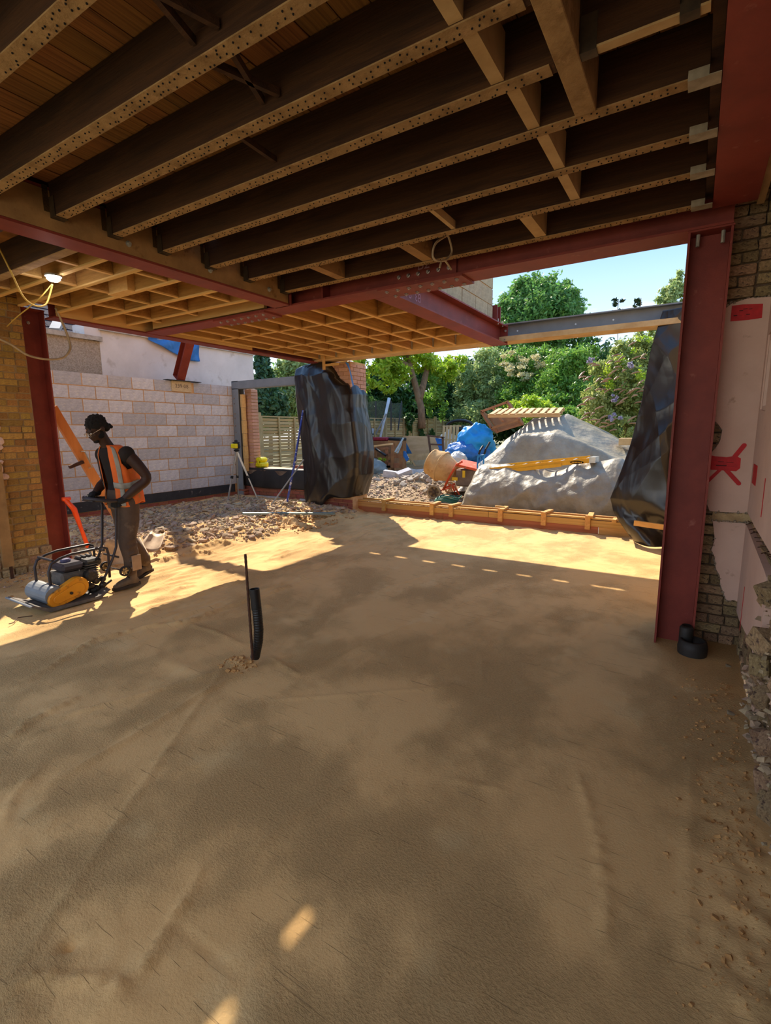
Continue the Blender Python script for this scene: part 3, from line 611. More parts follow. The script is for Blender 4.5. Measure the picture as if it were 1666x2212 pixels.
e3 = empty('old_dark_joist', (-5.0, 1.66, 2.93), 'old dark joist at the far left edge, nearest the camera beyond the red crossbeam', 'joist')
G().box(-6.5, -3.88, 1.62, 1.69, 2.96, 3.165).build('timber', MATS['joistold'], e3)
# new timber grid over the far bay (joists along y)
e = empty('timber_joist_grid', (-4.5, 5.9, 2.94), 'new pale timber joist grid over the far bay beyond the long red beam', 'joists')
XJ = [-3.34-.395*k for k in range(8)]
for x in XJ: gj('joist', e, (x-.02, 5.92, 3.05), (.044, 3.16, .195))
for k in range(len(XJ)+1):
    x1 = -2.80 if k == 0 else XJ[k-1]-.04; x0 = XJ[k] if k < len(XJ) else -6.18
    if x1-x0 < .05: continue
    for y in (5.22, 6.2, 6.78):
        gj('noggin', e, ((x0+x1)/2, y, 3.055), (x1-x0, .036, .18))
put('trimmer', PJ, e, (-4.45, 4.345, 3.03), sc=(3.3, .04, .20))
hang2 = G().box(-.026, .026, -.03, .03, 0, .003).box(-.026, -.023, -.03, .03, 0, .2).box(.023, .026, -.03, .03, 0, .2).mesh('joist_hanger', MATS['galv'])
for x in XJ: put('joist_hanger', hang2, e, (x-.02, 7.47, 2.942))
# far rim joist, notched between the joists
g = G().box(-6.3, -2.80, 7.50, 7.545, 2.935, 3.085)
xs_ = sorted([-6.3, -2.8]+XJ); 
for k in range(len(xs_)-1):
    a, b = xs_[k], xs_[k+1]
    if b-a < .3: g.box(a, b, 7.50, 7.545, 3.085, 3.172); continue
    g.box(a, a+.02, 7.50, 7.545, 3.085, 3.172); g.box(b-.17, b, 7.50, 7.545, 3.085, 3.172)
g.build('rim_joist', MATS['pine'], e)
tag(G().box(-6.3, -2.8, 7.44, 7.50, 3.19, 5.6).build('wall_upper_far', MATS['mortarb']), kind='structure')
tag(G().box(-6.45, -6.35, 2.9, 7.5, 3.19, 5.6).build('wall_upper_left', MATS['mortarb']), kind='structure')
tag(G().box(-6.95, .7, -1.2, -1.1, 3.24, 5.6).build('wall_upper_front', MATS['mortarb']), kind='structure')
# diagonal steel from the block wall up to the beam
e = empty('diagonal_steel', (-9.05, 6.6, 2.64), 'red diagonal steel brace resting on the padstone of the grey block wall', 'brace')
p, q = Vector((-9.10, 6.60, 2.72)), Vector((-8.30, 6.48, 3.86)); g = G()
a_ = (q-p).normalized(); s_ = a_.cross(Vector((0, 0, 1))).normalized(); u_ = s_.cross(a_)
for off in (-.09, .09): g.bar(p+u_*off, q+u_*off, .17, .012, u_)
g.bar(p, q, .010, .17, u_); g.build('section', MATS['redsteel'], e)
g = G(); g.box(-8.36, -6.46, 6.41, 6.57, 3.70, 3.715).box(-8.36, -6.46, 6.41, 6.57, 3.865, 3.88).box(-8.36, -6.46, 6.485, 6.495, 3.7, 3.88); g.build('roof_section', MATS['redsteel'], e)
g = G().bar(p-a_*.01, p, .17, .20, u_); g.build('end_plate', MATS['redsteel'], e)
G().box(-9.13, -8.98, 6.25, 7.05, 2.645, 2.655).build('damp_course', MATS['membrane'], e)
# ================================================================ OUTSIDE: ground, neighbour house, fence, trees
def zg(x, y):
    return .10+.16*smooth(8.6, 13, y)+.03*fbm(x, y, .5)+.03*fbm(x, y, 2.2)+.28*math.exp(-((x+5.6)**2/1.1+(y-11.6)**2/.7))*(1+.5*fbm(x, y, 2.5))
yard = grid('ground_yard', list(np.arange(-9.7, 2.5, .12)), list(np.arange(8.0, 22, .12)), zg, MATS['ground'])
tag(G().box(-60, 40, 21.9, 110, -.3, .2).box(-60, -9.6, -30, 21.9, -.3, .1).box(2.5, 40, -30, 21.9, -.3, .1).box(-9.6, 2.5, -30, -1.2, -.3, -.02).build('ground_beyond', mat('grassy', '7d7a4c', '6a6640', 2, bump=.5)), kind='structure')
scatter('small_stones', (-9, -3.4, 8.5, 14.5), 7000, zg, MATS['stones_i'], yard, .012, .07, seed=12)
random.seed(31)
STY = [unitbrick('stone', mat('stoney', 'b0a08c', '8f8474', 12, bump=.5, rnd=.3), .2, .14, i) for i in range(6)]
for k in range(170):
    a = rn(0, 6.3); r = abs(random.gauss(0, .75)); x, y = -5.7+r*math.cos(a)*1.2, 11.4+r*math.sin(a)*.8; s = rn(.07, .2)
    put('stone', STY[k % 6], yard, (x, y, zg(x, y)+s*.15), (rn(-.6, .6), rn(-.6, .6), rn(0, 6)), (s, s*rn(.6, .9), s*rn(.4, .7)))
cb = unitbrick('concrete_block', MATS['block'], .02, .03, 3)
for k, (px, py, r) in enumerate(((845, 1035, .3), (873, 1030, .9), (905, 1010, .4), (897, 1014, 1.4))):
    p = at(px, py, Y=12.2 if k < 2 else 13.2); p.z = zg(p.x, p.y)+.10
    put('concrete_block', cb, None, p, (rn(-.3, .3), rn(-.3, .3), r), (.44, .22, .2))
    o = COL.objects[-1]; tag(o, ('grey concrete block lying alone left of the rubble heap', 'pale block tilted at the front edge of the rubble heap', 'block on top of the rubble heap, nearer the mixer', 'block behind the top of the rubble heap')[k], 'block')
# neighbour house
nh = tag(G().box(-9.95, -9.6, 5.32, 9.13, -.2, 3.50).build('neighbour_wall', MATS['render_wall']), 'white rendered side wall of the neighbouring house above the grey blocks', 'wall')
G().box(-10.0, -9.55, 5.30, 9.17, 3.50, 3.56).build('coping', mat('coping', 'b9b0a2', '9a9184', 8, bump=.4), nh)
G().box(-9.95, -9.61, 2.2, 5.32, -.2, 3.30).build('pebbledash_wall', MATS['pebbledash'], nh)
G().box(-9.98, -9.56, 2.2, 5.36, 3.30, 3.38).build('ledge', MATS['coping'] if 'coping' in MATS else None, nh)
G().box(-9.98, -9.58, 5.05, 5.34, 3.30, 3.58).build('pillar_cap', MATS['render_wall'], nh)
T_ = mat('rooftile', '45424b', '36333a', 6, rough=.95, spec=.1, bump=.3, rnd=.2)
rf = G(); e = tag(G().box(-14.5, -13.9, 2.0, 9.0, 3.3, 5.0).box(-14.5, -9.98, 2.0, 2.1, 3.3, 3.9).build('roof_core', MATS['dark']), None)
e.name = 'neighbour_roof'; tag(e, 'dark tiled roof of the neighbouring house sloping up behind the ledge', 'roof')
tl = unitbrick('roof_tile', T_, .004, .01, 1)
random.seed(4)
for r in range(13):
    x = -9.98-.27*r*.82; z = 3.38+.27*r*.55
    for k in range(20): put('roof_tile', tl, e, (x-.12, 2.1+k*.33+(.16 if r % 2 else 0), z+.09), (0, .55, 0), (.33, .32, .022))
G().bar((-10.0, 4.75, 3.45), (-12.6, 6.6, 5.1), .16, .08).build('hip_flashing', MATS['greysteel'], e)
G().bar((-10.05, 3.05, 3.52), (-10.9, 3.05, 4.05), .7, .05).build('roof_window', mat('skyglass', '8fb4dc', rough=.15), e)
def sheet(name, c, us, vs, f, m, smooth_=True, parent=None, label=None, cat=None, thick=.004):
    g = G(); nu, nv = us, vs
    for j in range(nv):
        for i in range(nu): g.v.append(tuple(f(i/(nu-1), j/(nv-1))))
    g.f = [(j*nu+i, j*nu+i+1, (j+1)*nu+i+1, (j+1)*nu+i) for j in range(nv-1) for i in range(nu-1)]
    o = g.build(name, m, parent, smooth=smooth_)
    if thick: md = o.modifiers.new('s', 'SOLIDIFY'); md.thickness = thick
    return tag(o, label, cat)
mat('tarpblue', '2f78c0', '2566ac', 4, rough=.5, bump=.3, bsc=18); mat('tarpgrey', '9c937e', '867d6a', 4, rough=.48, bump=.45, bsc=13, spec=.5, bdist=.03); wrinkle('tarpgrey', 4, .022); wrinkle('tarpblue', 5, .03)
mat('tarpcyan', '1f9be0', '1b86cc', 4, rough=.45, bump=.3, bsc=18)
def ft(u, v):
    y = 6.28+u*1.2; w = math.sin(u*math.pi)
    return (-9.54+.02*math.sin(u*14+v*5)+.01*v, y, 3.58-v*(.12+.30*min(1, u*1.35)*(1 if u < .98 else .97)))
o = sheet('roof_tarp', None, 24, 12, ft, MATS['tarpblue'], label='blue and grey tarpaulin corner hanging over the white wall top', cat='tarpaulin')
# unseen wall added beyond the column to block light from the right
tag(G().box(.14, .35, 4.6, 8.3, -.2, 3.1).build('wall_added_right', MATS['stockold']), kind='structure')
# ---- fence
fm = mat('fencewood', 'b7a274', '9d8a60', 5, rough=.85, bump=.3, bsc=30, stretch=(1, .2, 2), rnd=.12)
SL = unitbrick('slat', fm, .0, .02); n_ = 0
WH = ['first', 'second', 'third', 'fourth', 'fifth', 'sixth', 'seventh', 'eighth']
for k in range(8):
    y0 = 9.22+2.05*k; zt = 2.0+.02*k
    e = empty('fence_panel', (-9.6, y0+1, .15), 'slatted timber fence panel, %s one counting from the white house' % WH[k], 'fence')
    put('post', SL, e, (-9.6, y0, .15+(zt-.1)/2), sc=(.10, .10, zt+.0))
    put('frame_batten', SL, e, (-9.60, y0+.09, (zt+.15)/2), sc=(.045, .06, zt-.15)); put('frame_batten', SL, e, (-9.60, y0+1.94, (zt+.15)/2), sc=(.045, .06, zt-.15))
    put('top_rail', SL, e, (-9.6, y0+1.02, zt), sc=(.05, 1.9, .035))
    for q in (.70, 1.32): put('frame_batten', SL, e, (-9.565, y0+q, (zt+.15)/2), sc=(.03, .05, zt-.15))
    z = .2; i = 0
    while z < zt-.04:
        put('slat', SL, e, (-9.612+(.012 if i % 2 else 0), y0+1.02, z), (0, .35 if i % 2 else -.2, rn(-.003, .003)), (.012, 1.86, .072)); z += .082; i += 1
# ---- vegetation
def leaves(name, blobs, n, ls, m, parent=None, seed=0, shell=.55, flat=.0, droop=0):
    rs = np.random.RandomState(seed); vol = np.array([b[1][0]*b[1][1]*b[1][2] for b in blobs])**.75; cnt = (vol/vol.sum()*n).astype(int)+1
    C, Nn = [], []
    for (c, r), k in zip(blobs, cnt):
        # clumpy: sub-clusters on an ellipsoid
        kc = max(6, k//70); d = rs.normal(size=(kc, 3)); d /= np.linalg.norm(d, axis=1)[:, None]; rad = shell+(1-shell)*rs.rand(kc)**.6
        cc = d*rad[:, None]; ix = rs.randint(0, kc, k); p = cc[ix]+rs.normal(size=(k, 3))*.13
        C.append(np.array(c)+p*np.array(r)); nn = cc[ix]*.7+rs.normal(size=(k, 3))*.8; Nn.append(nn/np.linalg.norm(nn, axis=1)[:, None])
    C = np.concatenate(C); Nn = np.concatenate(Nn); k = len(C)
    t = np.cross(Nn, rs.normal(size=(k, 3))); t /= np.linalg.norm(t, axis=1)[:, None]; b = np.cross(Nn, t); s = ls*(.6+.8*rs.rand(k))[:, None]
    V = np.empty((k, 4, 3)); V[:, 0] = C-t*s; V[:, 1] = C+b*s*.45+Nn*s*.1; V[:, 2] = C+t*s; V[:, 3] = C-b*s*.45+Nn*s*.1
    V = V.reshape(-1, 3); org = np.array(worldloc(parent)) if parent is not None else V.mean(0); V = V-org
    me = bpy.data.meshes.new(name); me.vertices.add(4*k); me.vertices.foreach_set('co', V.ravel()); me.loops.add(4*k); me.loops.foreach_set('vertex_index', np.arange(4*k, dtype=np.int32))
    me.polygons.add(k); me.polygons.foreach_set('loop_start', np.arange(0, 4*k, 4, dtype=np.int32)); me.polygons.foreach_set('loop_total', np.full(k, 4, dtype=np.int32))
    me.materials.append(m); me.update(calc_edges=True)
    o = bpy.data.objects.new(name, me); COL.objects.link(o)
    if parent is not None: o.parent = parent
    else: o.location = org
    o['kind'] = 'stuff'; return o
LM = {}
for k, (a, b, t) in {'yel': ('b9d040', '9cbc34', .5), 'mid': ('86ae48', '6b9638', .45), 'dark': ('4c7238', '3a5f2c', .35), 'pale': ('b2c07c', '98ae68', .45), 'con': ('4a6e44', '3c5c3c', .25), 'bud': ('b0ba70', '93a556', .45), 'big': ('74a04c', '5f8c42', .45), 'cream': ('e3d9a6', 'd2c58e', .3), 'brown': ('b08a5e', '94704a', .1), 'purple': ('bdb2c6', 'a79cb8', .2), 'dk2': ('2a4424', '20381c', .2)}.items():
    LM[k] = mat('leaf_'+k, a, b, 1.5, rough=.45, trans=t, island=.3, spec=.5)
mat('bark', '8a6e52', '6b5440', 8, rough=.95, bump=1, bsc=20, stretch=(2, 2, .4))
def tree(name, label, blobs, n, ls, lm, trunk=None, seed=0, cat='tree', extra=None, shell=.55, hide_trunk=True, group=None):
    B = [(tuple(at(px, py, d=d)), tuple(np.array((rx, rx, ry))*d/1063)) for px, py, d, rx, ry in blobs]
    c = np.mean([b[0] for b in B], axis=0); e = empty(name, (c[0], c[1], .15), label, cat, group)
    leaves('foliage', B, n, ls, LM[lm], e, seed, shell)
    if trunk is None: trunk = [((c[0], c[1], .1), (c[0]+.1, c[1], c[2]*.5), (c[0], c[1]+.1, c[2]+.2))]; rad = .09
    else: rad = trunk[1]; trunk = trunk[0]
    g = G()
    for t in trunk:
        pts = [Vector(p) for p in t]; g.tube(pts, [rad*(1-.55*i/(len(pts)-1)) for i in range(len(pts))], 8)
    g.build('trunk', MATS['bark'], e, smooth=True)
    for (pn, bl, k, l2, m2) in (extra or []):
        B2 = [(tuple(at(px, py, d=d)), tuple(np.array((rx, rx, ry))*d/1063)) for px, py, d, rx, ry in bl]; leaves(pn, B2, k, l2, LM[m2], e, seed+50, .8)
    return e
# dark hedge masses
tree('conifer', 'tall dark conifer beside the white house end, seen through the grey frame', [(572, 850, 18, 26, 60), (568, 790, 18, 16, 40), (590, 880, 18, 30, 40)], 9000, .10, 'con', seed=1)
tree('tree', 'loose grey green tree behind the first fence panel', [(622, 820, 20, 28, 45), (630, 870, 20, 30, 40), (600, 870, 20, 22, 35), (650, 800, 20, 30, 40)], 12000, .09, 'pale', seed=2)
for k, (a, b, dd) in enumerate(((700, 780, 22), (790, 870, 23), (880, 960, 24), (960, 1040, 25))):
    tree('hedge', ('dark hedge seen between the wrapped pier and the trampoline net', 'dark evergreen hedge directly behind the trampoline net', 'dark hedge behind the leaning tree trunk', 'dark hedge right of the leaning trunk, above the ply sheet')[k],
         [(a, 880, dd, 45, 50), (b, 890, dd, 45, 50), ((a+b)/2, 835, dd, 48, 50), (a, 930, dd-1, 45, 40), (b, 930, dd-1, 45, 40)], 17000, .11, 'dark', seed=10+k, cat='hedge')
for k, (a, b) in enumerate(((1070, 1130), (1180, 1240), (1290, 1360))):
    tree('hedge', ('dark hedge low behind the wooden crate on the tarpaulin heap', 'dark hedge low behind the flat pallet', 'dark hedge behind the flowering shrub')[k],
         [(a, 880, 26, 45, 70), (b, 880, 26, 45, 70), ((a+b)/2, 920, 24, 70, 40), ((a+b)/2, 810, 27, 50, 50)], 16000, .12, 'dark', seed=20+k, cat='hedge')
# leaning tree with yellow green leaves
p0 = at(912, 925, d=19); tr = [[p0, at(910, 880, d=19), at(897, 830, d=19), at(886, 790, d=19), at(878, 740, d=19), at(880, 700, d=19)], [at(905, 865, d=19), at(915, 830, d=19.3), at(926, 785, d=19.6), at(930, 740, d=20)], [at(886, 795, d=19), at(850, 775, d=18.5), at(820, 770, d=18)]]
tree('tree', 'tree with a thick leaning trunk and bright yellow green leaves above the fence', [(800, 790, 19, 35, 26), (845, 800, 18.5, 40, 30), (790, 830, 18.5, 22, 16), (900, 780, 19.5, 45, 25), (950, 800, 20, 35, 30), (860, 740, 19, 80, 30), (840, 835, 18.3, 25, 16), (985, 790, 20, 22, 30)], 13000, .085, 'yel', (tr, .16), seed=3, extra=[('mid_green_leaves', [(930, 840, 20, 28, 40), (945, 880, 20, 20, 28)], 2600, .07, 'mid')])  # lower leaves in a darker green
ivy = empty('ivy', at(890, 905, X=-9.5), 'dark ivy clump hanging over the fence left of the leaning trunk', 'ivy')
leaves('foliage', [(tuple(at(883, 905, X=-9.45)), (.15, .42, .2)), (tuple(at(884, 930, X=-9.45)), (.08, .14, .35)), (tuple(at(884, 960, X=-9.45)), (.06, .1, .3))], 2200, .05, LM['dark'], ivy, 4)
ivy = empty('ivy', at(915, 915, X=-9.5), 'dark ivy trailing down the fence under the leaning trunk', 'ivy')
leaves('foliage', [(tuple(at(912, 920, X=-9.45)), (.1, .2, .35)), (tuple(at(914, 950, X=-9.45)), (.08, .2, .35)), (tuple(at(932, 945, X=-9.45)), (.08, .3, .3))], 2600, .05, LM['dark'], ivy, 5)
# bushes right of centre
tree('shrub', 'pale green bushy tree between the chimney and the cream flowers', [(1030, 830, 23, 35, 45), (1060, 790, 23, 35, 40), (1010, 870, 23, 30, 40), (1075, 850, 22, 35, 40), (1030, 905, 22, 50, 35), (1000, 820, 23, 20, 40)], 22000, .075, 'pale', seed=6, cat='shrub')
tree('shrub', 'tall shrub with heads of cream blossom above the wooden crate', [(1120, 810, 22, 45, 50), (1160, 800, 22, 35, 50), (1120, 870, 21, 45, 40), (1160, 860, 21, 35, 45)], 19000, .075, 'mid', seed=7, cat='shrub', extra=[('blossom', [(1110, 775, 21, 30, 16), (1140, 785, 21, 34, 18), (1120, 805, 20.7, 34, 16), (1165, 800, 21, 20, 18)], 3000, .05, 'cream')])
tree('shrub', 'glossy mid green bush right of the cream blossom, above the flat pallet', [(1205, 840, 19, 45, 45), (1240, 810, 19, 38, 55), (1190, 880, 18, 50, 25), (1260, 870, 18, 35, 45), (1215, 790, 20, 40, 35), (1200, 910, 17.5, 60, 30), (1250, 920, 17, 45, 30), (1265, 790, 20, 30, 40)], 27000, .07, 'mid', seed=8, cat='shrub')
tree('shrub', 'bright low bush just behind the wooden crate', [(1135, 880, 17, 40, 22), (1170, 885, 17, 30, 20)], 5000, .06, 'yel', seed=18, cat='shrub')
tree('tree', 'large rounded leafy tree standing against the blue sky', [(1165, 690, 34, 80, 60), (1170, 635, 34, 52, 42), (1115, 680, 34, 42, 46), (1215, 680, 34, 44, 46), (1210, 640, 34, 36, 30), (1130, 630, 34, 30, 30), (1100, 740, 33, 50, 45), (1230, 740, 33, 45, 45)], 42000, .13, 'big', seed=9, shell=.45)
tree('conifer', 'feathery conifer top showing beside the dark red column', [(1462, 640, 20, 34, 26), (1475, 612, 20, 20, 24), (1436, 652, 20, 18, 12), (1440, 690, 20, 30, 30)], 7000, .08, 'pale', seed=14)
for k, (px, py, dd, rx, ry) in enumerate(((1290, 830, 34, 60, 90), (1400, 830, 34, 70, 90), (1010, 850, 40, 60, 60), (620, 860, 38, 60, 60), (560, 880, 40, 60, 50))):
    tree('tree', ('dense dark tree mass behind the flowering shrub', 'dense dark tree mass behind the plastic sheet on the right', 'far tree under the distant chimney', 'far green tree behind the grey frame', 'far dark tree beside the white house end')[k], [(px, py, dd, rx, ry), (px-rx*.5, py+ry*.5, dd, rx*.7, ry*.7), (px+rx*.5, py+ry*.4, dd, rx*.7, ry*.7)], 11000, .17, 'dark' if k != 3 else 'mid', seed=70+k)
# flowering shrub at the right
bud = tree('flowering_shrub', 'tall shrub with brown flower spikes and purple heads at the right', [(1345, 830, 12, 55, 60), (1385, 770, 12, 40, 45), (1300, 870, 12, 40, 45), (1390, 880, 12, 50, 55), (1345, 770, 12, 28, 32), (1310, 800, 12, 30, 45), (1420, 820, 12, 35, 70), (1400, 735, 12, 25, 25), (1340, 925, 12, 50, 35), (1290, 910, 12.2, 38, 38), (1370, 830, 12.5, 50, 80)], 34000, .045, 'bud', seed=15, cat='shrub',
    extra=[('flower_heads', [(1330, 900, 11.2, 12, 10), (1325, 860, 11.2, 8, 8), (1360, 790, 11.2, 7, 6), (1275, 780, 11.6, 8, 6)], 900, .03, 'purple'), ('yellow_leaves', [(1350, 800, 11.4, 40, 50), (1380, 740, 11.4, 25, 20)], 500, .04, 'yel')])
random.seed(44)
for k in range(70):
    px, py = rn(1262, 1400), rn(735, 930)
    if px < 1262+max(0, 800-py)*.9: continue
    p = at(px, py, d=rn(11.0, 11.5)); dv = Vector((-.848+rn(-.3, .5), -.53+rn(-.3, .3), rn(-.5, .25))).normalized()*rn(.14, .24); G().tube([p, p+dv*.4, p+dv*.8+Vector((0, 0, -.02)), p+dv+Vector((0, 0, -.05))], [.010, .022, .016, .004], 6).build('flower_spike', LM['brown'], bud)
for k, (px, py) in enumerate(((1335, 655), (1384, 652))):
    p = at(px, 680, d=12); e = empty('shrub_shoot', p, ('dark leafy shoot tip above the grey beam, left of the pair', 'dark leafy shoot tip above the grey beam, right of the pair')[k], 'shrub')
    G().tube([at(px, 800, d=12), p, at(px+1, py-8, d=12)], .008, 5).build('stem', MATS['bark'], e)
    leaves('foliage', [(tuple(at(px, py, d=12)), (.14, .14, .10)), (tuple(at(px, 676, d=12)), (.12, .12, .10))], 90, .06, LM['dk2'], e, 30+k)
# trampoline net
nt = empty('trampoline_net', at(820, 900, d=17.5), 'grey safety net of a trampoline standing beyond the fence', 'trampoline')
netm = mat('net', '5d6454', '4c5446', 5, rough=.9); netm.node_tree.nodes['Principled BSDF'].inputs['Alpha'].default_value = .55
def fn(u, v):
    p = at(762+108*u, 868+3*math.sin(u*9)*(1-v)+v*45, d=17.5+1.2*math.sin(u*3.1)); return p
sheet('net', None, 16, 5, fn, netm, parent=nt, thick=0)
for px in (764, 812, 845, 868): G().tube([at(px, 866, d=17.4), at(px-(8 if px > 860 else 0), 930, d=17.4)], .025, 6).build('pole', MATS['pipe'], nt)
# chimney house
ch = empty('distant_house', at(985, 840, d=50), 'distant brick chimney and pale gable glimpsed between the trees', 'house')
p = at(990, 790, d=50); G().box(p.x-.55, p.x+.55, p.y-.4, p.y+.4, 0, p.z+.2).build('chimney_stack', MATS['redbrick'], ch)
for dx in (-.3, 0, .3): G().cyl((p.x+dx, p.y, p.z+.2), (p.x+dx, p.y, p.z+.9), .11, 8).build('chimney_pot', MATS['redbrick'], ch)
q = at(1000, 840, d=52); G().prism([(-3, -2), (3, -2), (3, .5), (0, 3.0), (-3, .5)], lambda a, b: (q.x+a+1, q.y, q.z+b), (0, 3, 0)).build('gable', MATS['render_wall'], ch, fix=True)
# ================================================================ NEAR THE OPEN END
# grey goal-post frame on the low brick wall
fr = empty('grey_steel_frame', (-8.9, 7.95, 0), 'grey painted steel post and lintel framing the view at the left end', 'frame')
G().box(-9.03, -8.83, 7.90, 7.915, .0, 2.74).box(-9.03, -8.83, 8.06, 8.075, .0, 2.74).box(-8.94, -8.925, 7.915, 8.06, 0, 2.74).build('post', MATS['greysteel'], fr)
G().box(-9.03, -6.8, 7.90, 8.075, 2.72, 2.735).box(-9.03, -6.8, 7.90, 8.075, 2.56, 2.575).box(-9.03, -6.8, 7.985, 7.995, 2.575, 2.72).box(-9.03, -6.8, 7.895, 7.905, 2.575, 2.72).build('lintel', MATS['greysteel'], fr)
for k in range(6): put('bolt', boltw, fr, (-8.97+(k % 2)*.0, 7.90, (2.36, 2.24, 2.02, 1.92, 1.75, 1.6)[k]))
for k in range(6): put('timber_infill', PJ, fr, (-8.78, 7.985, .85+.29*k), (0, 0, 0), (.05+.02*(k % 2), .10, .285))
PBR = [unitbrick('brick', mat('palebrick', 'd0a288', 'bd8e74', 8, bump=.4, rnd=.1), .01, .03, i) for i in range(3)]
j = empty('brick_jamb', (-8.72, 8.2, 0), 'narrow red brick edge standing beside the grey post', 'brickwork')
G().box(-8.83, -8.64, 8.09, 8.3, 0, 2.55).build('core', MATS['mortarb'], j)
z = .7
while z < 2.52: put('brick', PBR[int(z*40) % 3], j, (-8.725, 8.16, z+.03), sc=(.215, .15, .062)); put('brick', PBR[int(z*30) % 3], j, (-8.66, 8.24, z+.03), sc=(.06, .11, .062)); z += .075
# low brick wall
lw = empty('low_brick_wall', (-8.0, 8.1, 0), 'low red brick wall under the black membrane, between the grey post and the wrapped pier', 'wall')
G().box(-9.1, -6.75, 8.04, 8.35, -.1, .74).build('core', MATS['mortard'], lw)
layer(lw, 'x', 8.03, -9.0, -6.8, -.05, .50, .075, .225, RED, 'brick', .05, .010, headers=False, face=-1, seed=4, ok=lambda c, z, r: not (.02 < z < .16 and (-8.55 < c < -7.75 or c > -7.2)))
for x0, x1 in ((-8.5, -7.8), (-7.2, -6.8)): G().box(x0, x1, 8.0, 8.06, .02, .16).build('lintel_slab', MATS['block'], lw)
layer(lw, 'x', 7.90, -9.12, -8.78, -.05, .30, .075, .225, RED, 'brick', .12, .010, headers=False, face=-1, seed=5)
def fm_(u, v):
    x = -9.12+2.42*u; s = v*.62
    if s < .22: y, z = 8.28-s, .785
    else: y, z = 8.06-.06*math.sin((s-.22)*5)-.012*math.sin(u*17+v*3), .785-(s-.22)*1.05
    return (x, y-.01*math.sin(u*31), z+.008*math.sin(u*9+1)*v*v-.02*v*v*math.sin(u*3.1))
sheet('black_membrane', None, 50, 24, fm_, MATS['membrane'], label='black damp-proof membrane draped over the low brick wall', cat='membrane')
tag(G().box(-9.0, -6.9, 8.1, 8.6, .74, .775).build('ledge_board', MATS['palewood']), 'pale dusty board on the wall top behind the black membrane', 'board')
for k, x in enumerate((-7.55, -7.42)): tag(put('brick', RED[k], None, (x, 8.4, .815), (0, 0, .2*k), (.215, .10, .065)), ('loose red brick on the ledge, left of the pair by the wrapped pier', 'loose red brick on the ledge, right of the pair by the wrapped pier')[k], 'brick')
# yellow instrument case
cs = empty('instrument_case', (-8.72, 8.25, .78), 'bright yellow plastic instrument case lying on the black membrane', 'case')
ym = mat('yellowplastic', 'f0e000', 'e2d000', 5, rough=.4, bump=.05)
G().box(-8.98, -8.46, 8.12, 8.40, .79, .905).build('base_shell', ym, cs, bevel=.03)
G().box(-8.97, -8.47, 8.13, 8.39, .91, 1.02).build('lid', ym, cs, bevel=.04)
for x in (-8.9, -8.56): G().box(x, x+.05, 8.105, 8.125, .86, .95).build('latch', ym, cs, bevel=.005)
G().tube([(-8.80, 8.125, .90), (-8.80, 8.09, .90), (-8.66, 8.09, .90), (-8.66, 8.125, .90)], .012, 6).build('handle', ym, cs)
# laser level on tripod
L0 = Vector((-8.34, 7.33, 1.24)); tp = empty('surveying_tripod', (-8.34, 7.33, .15), 'silver tripod standing on the rubble before the grey block wall', 'tripod')
alu = mat('alu', 'c9c6be', 'b3b0a8', 8, rough=.35, metal=.6); blk = mat('blackrub', '1e1e1e', rough=.6)
for q in ((-8.35, 7.02, .14), (-8.62, 7.55, .12), (-8.02, 7.58, .12)):
    q = Vector(q); t = L0+Vector((0, 0, -.02)); m_ = t.lerp(q, .52); lg = G().bar(t+(q-t)*.03+Vector((.014, 0, 0)), m_+Vector((.014, 0, 0)), .014, .02).bar(t+(q-t)*.03-Vector((.014, 0, 0)), m_-Vector((.014, 0, 0)), .014, .02).build('leg', alu, tp)
    G().bar(m_-(q-m_)*.1, q, .024, .024).build('lower_leg', alu, lg); G().bar(m_-(q-t)*.02, m_+(q-t)*.03, .05, .035).build('clamp', blk, lg)
G().lathe([(.03, 0), (.06, .02), (.06, .04), (.035, .05)], L0+Vector((0, 0, -.05)), n=14).build('head', blk, tp)
ll = empty('laser_level', (-8.34, 7.33, 1.25), 'yellow and black rotating laser level on the silver tripod', 'level')
G().lathe([(.05, .0), (.075, .01), (.085, .05), (.075, .10), (.05, .12)], (-8.34, 7.33, 1.25), n=8).build('body', blk, ll)
G().box(-8.40, -8.25, 7.23, 7.30, 1.265, 1.36).build('front_panel', ym, ll, bevel=.01)
G().lathe([(.075, .12), (.08, .135), (.06, .145), (.035, .15), (.035, .18), (.02, .19)], (-8.34, 7.33, 1.25), n=14).build('rotor_cap', blk, ll)
# wrapped pier
pw = empty('wrapped_pier', (-6.15, 8.05, 0), 'tall pier wrapped in creased black plastic sheeting under the beam end', 'pier')
G().box(-6.62, -5.62, 7.78, 8.28, -.05, 2.9).build('pier_core', MATS['mortarb'], pw)
layer(pw, 'y', -5.60, 7.76, 8.28, 2.2, 2.86, .075, .225, PBR, 'brick', .04, .010, headers=False, face=1, seed=16)
layer(pw, 'x', 7.76, -6.62, -5.62, -.02, .28, .075, .225, RED, 'brick', .04, .010, headers=False, face=-1, seed=14)
layer(pw, 'x', 7.76, -6.2, -5.60, 2.2, 2.86, .075, .225, PBR, 'brick', .04, .010, headers=False, face=-1, seed=15)
def crease(x, z, s=0):
    """crisp folds: ridge lines of noise stretched along several directions"""
    v = 0
    wx, wz = .35*noise.noise(Vector((x*.8, z*.8, s+9))), .35*noise.noise(Vector((x*.8, z*.8, s+19)))
    for (a, b, fq, st, am) in ((.88, .47, 1.6, .22, .075), (.70, -.71, 2.2, .25, .055), (.97, .2, 4.5, .25, .012)):
        u, w = (x+wx)*a+(z+wz)*b, -(x+wx)*b+(z+wz)*a; d = noise.voronoi(Vector((u*fq, w*fq*st, fq+s)))[0]; v += am*(d[0]-.45)
    return v
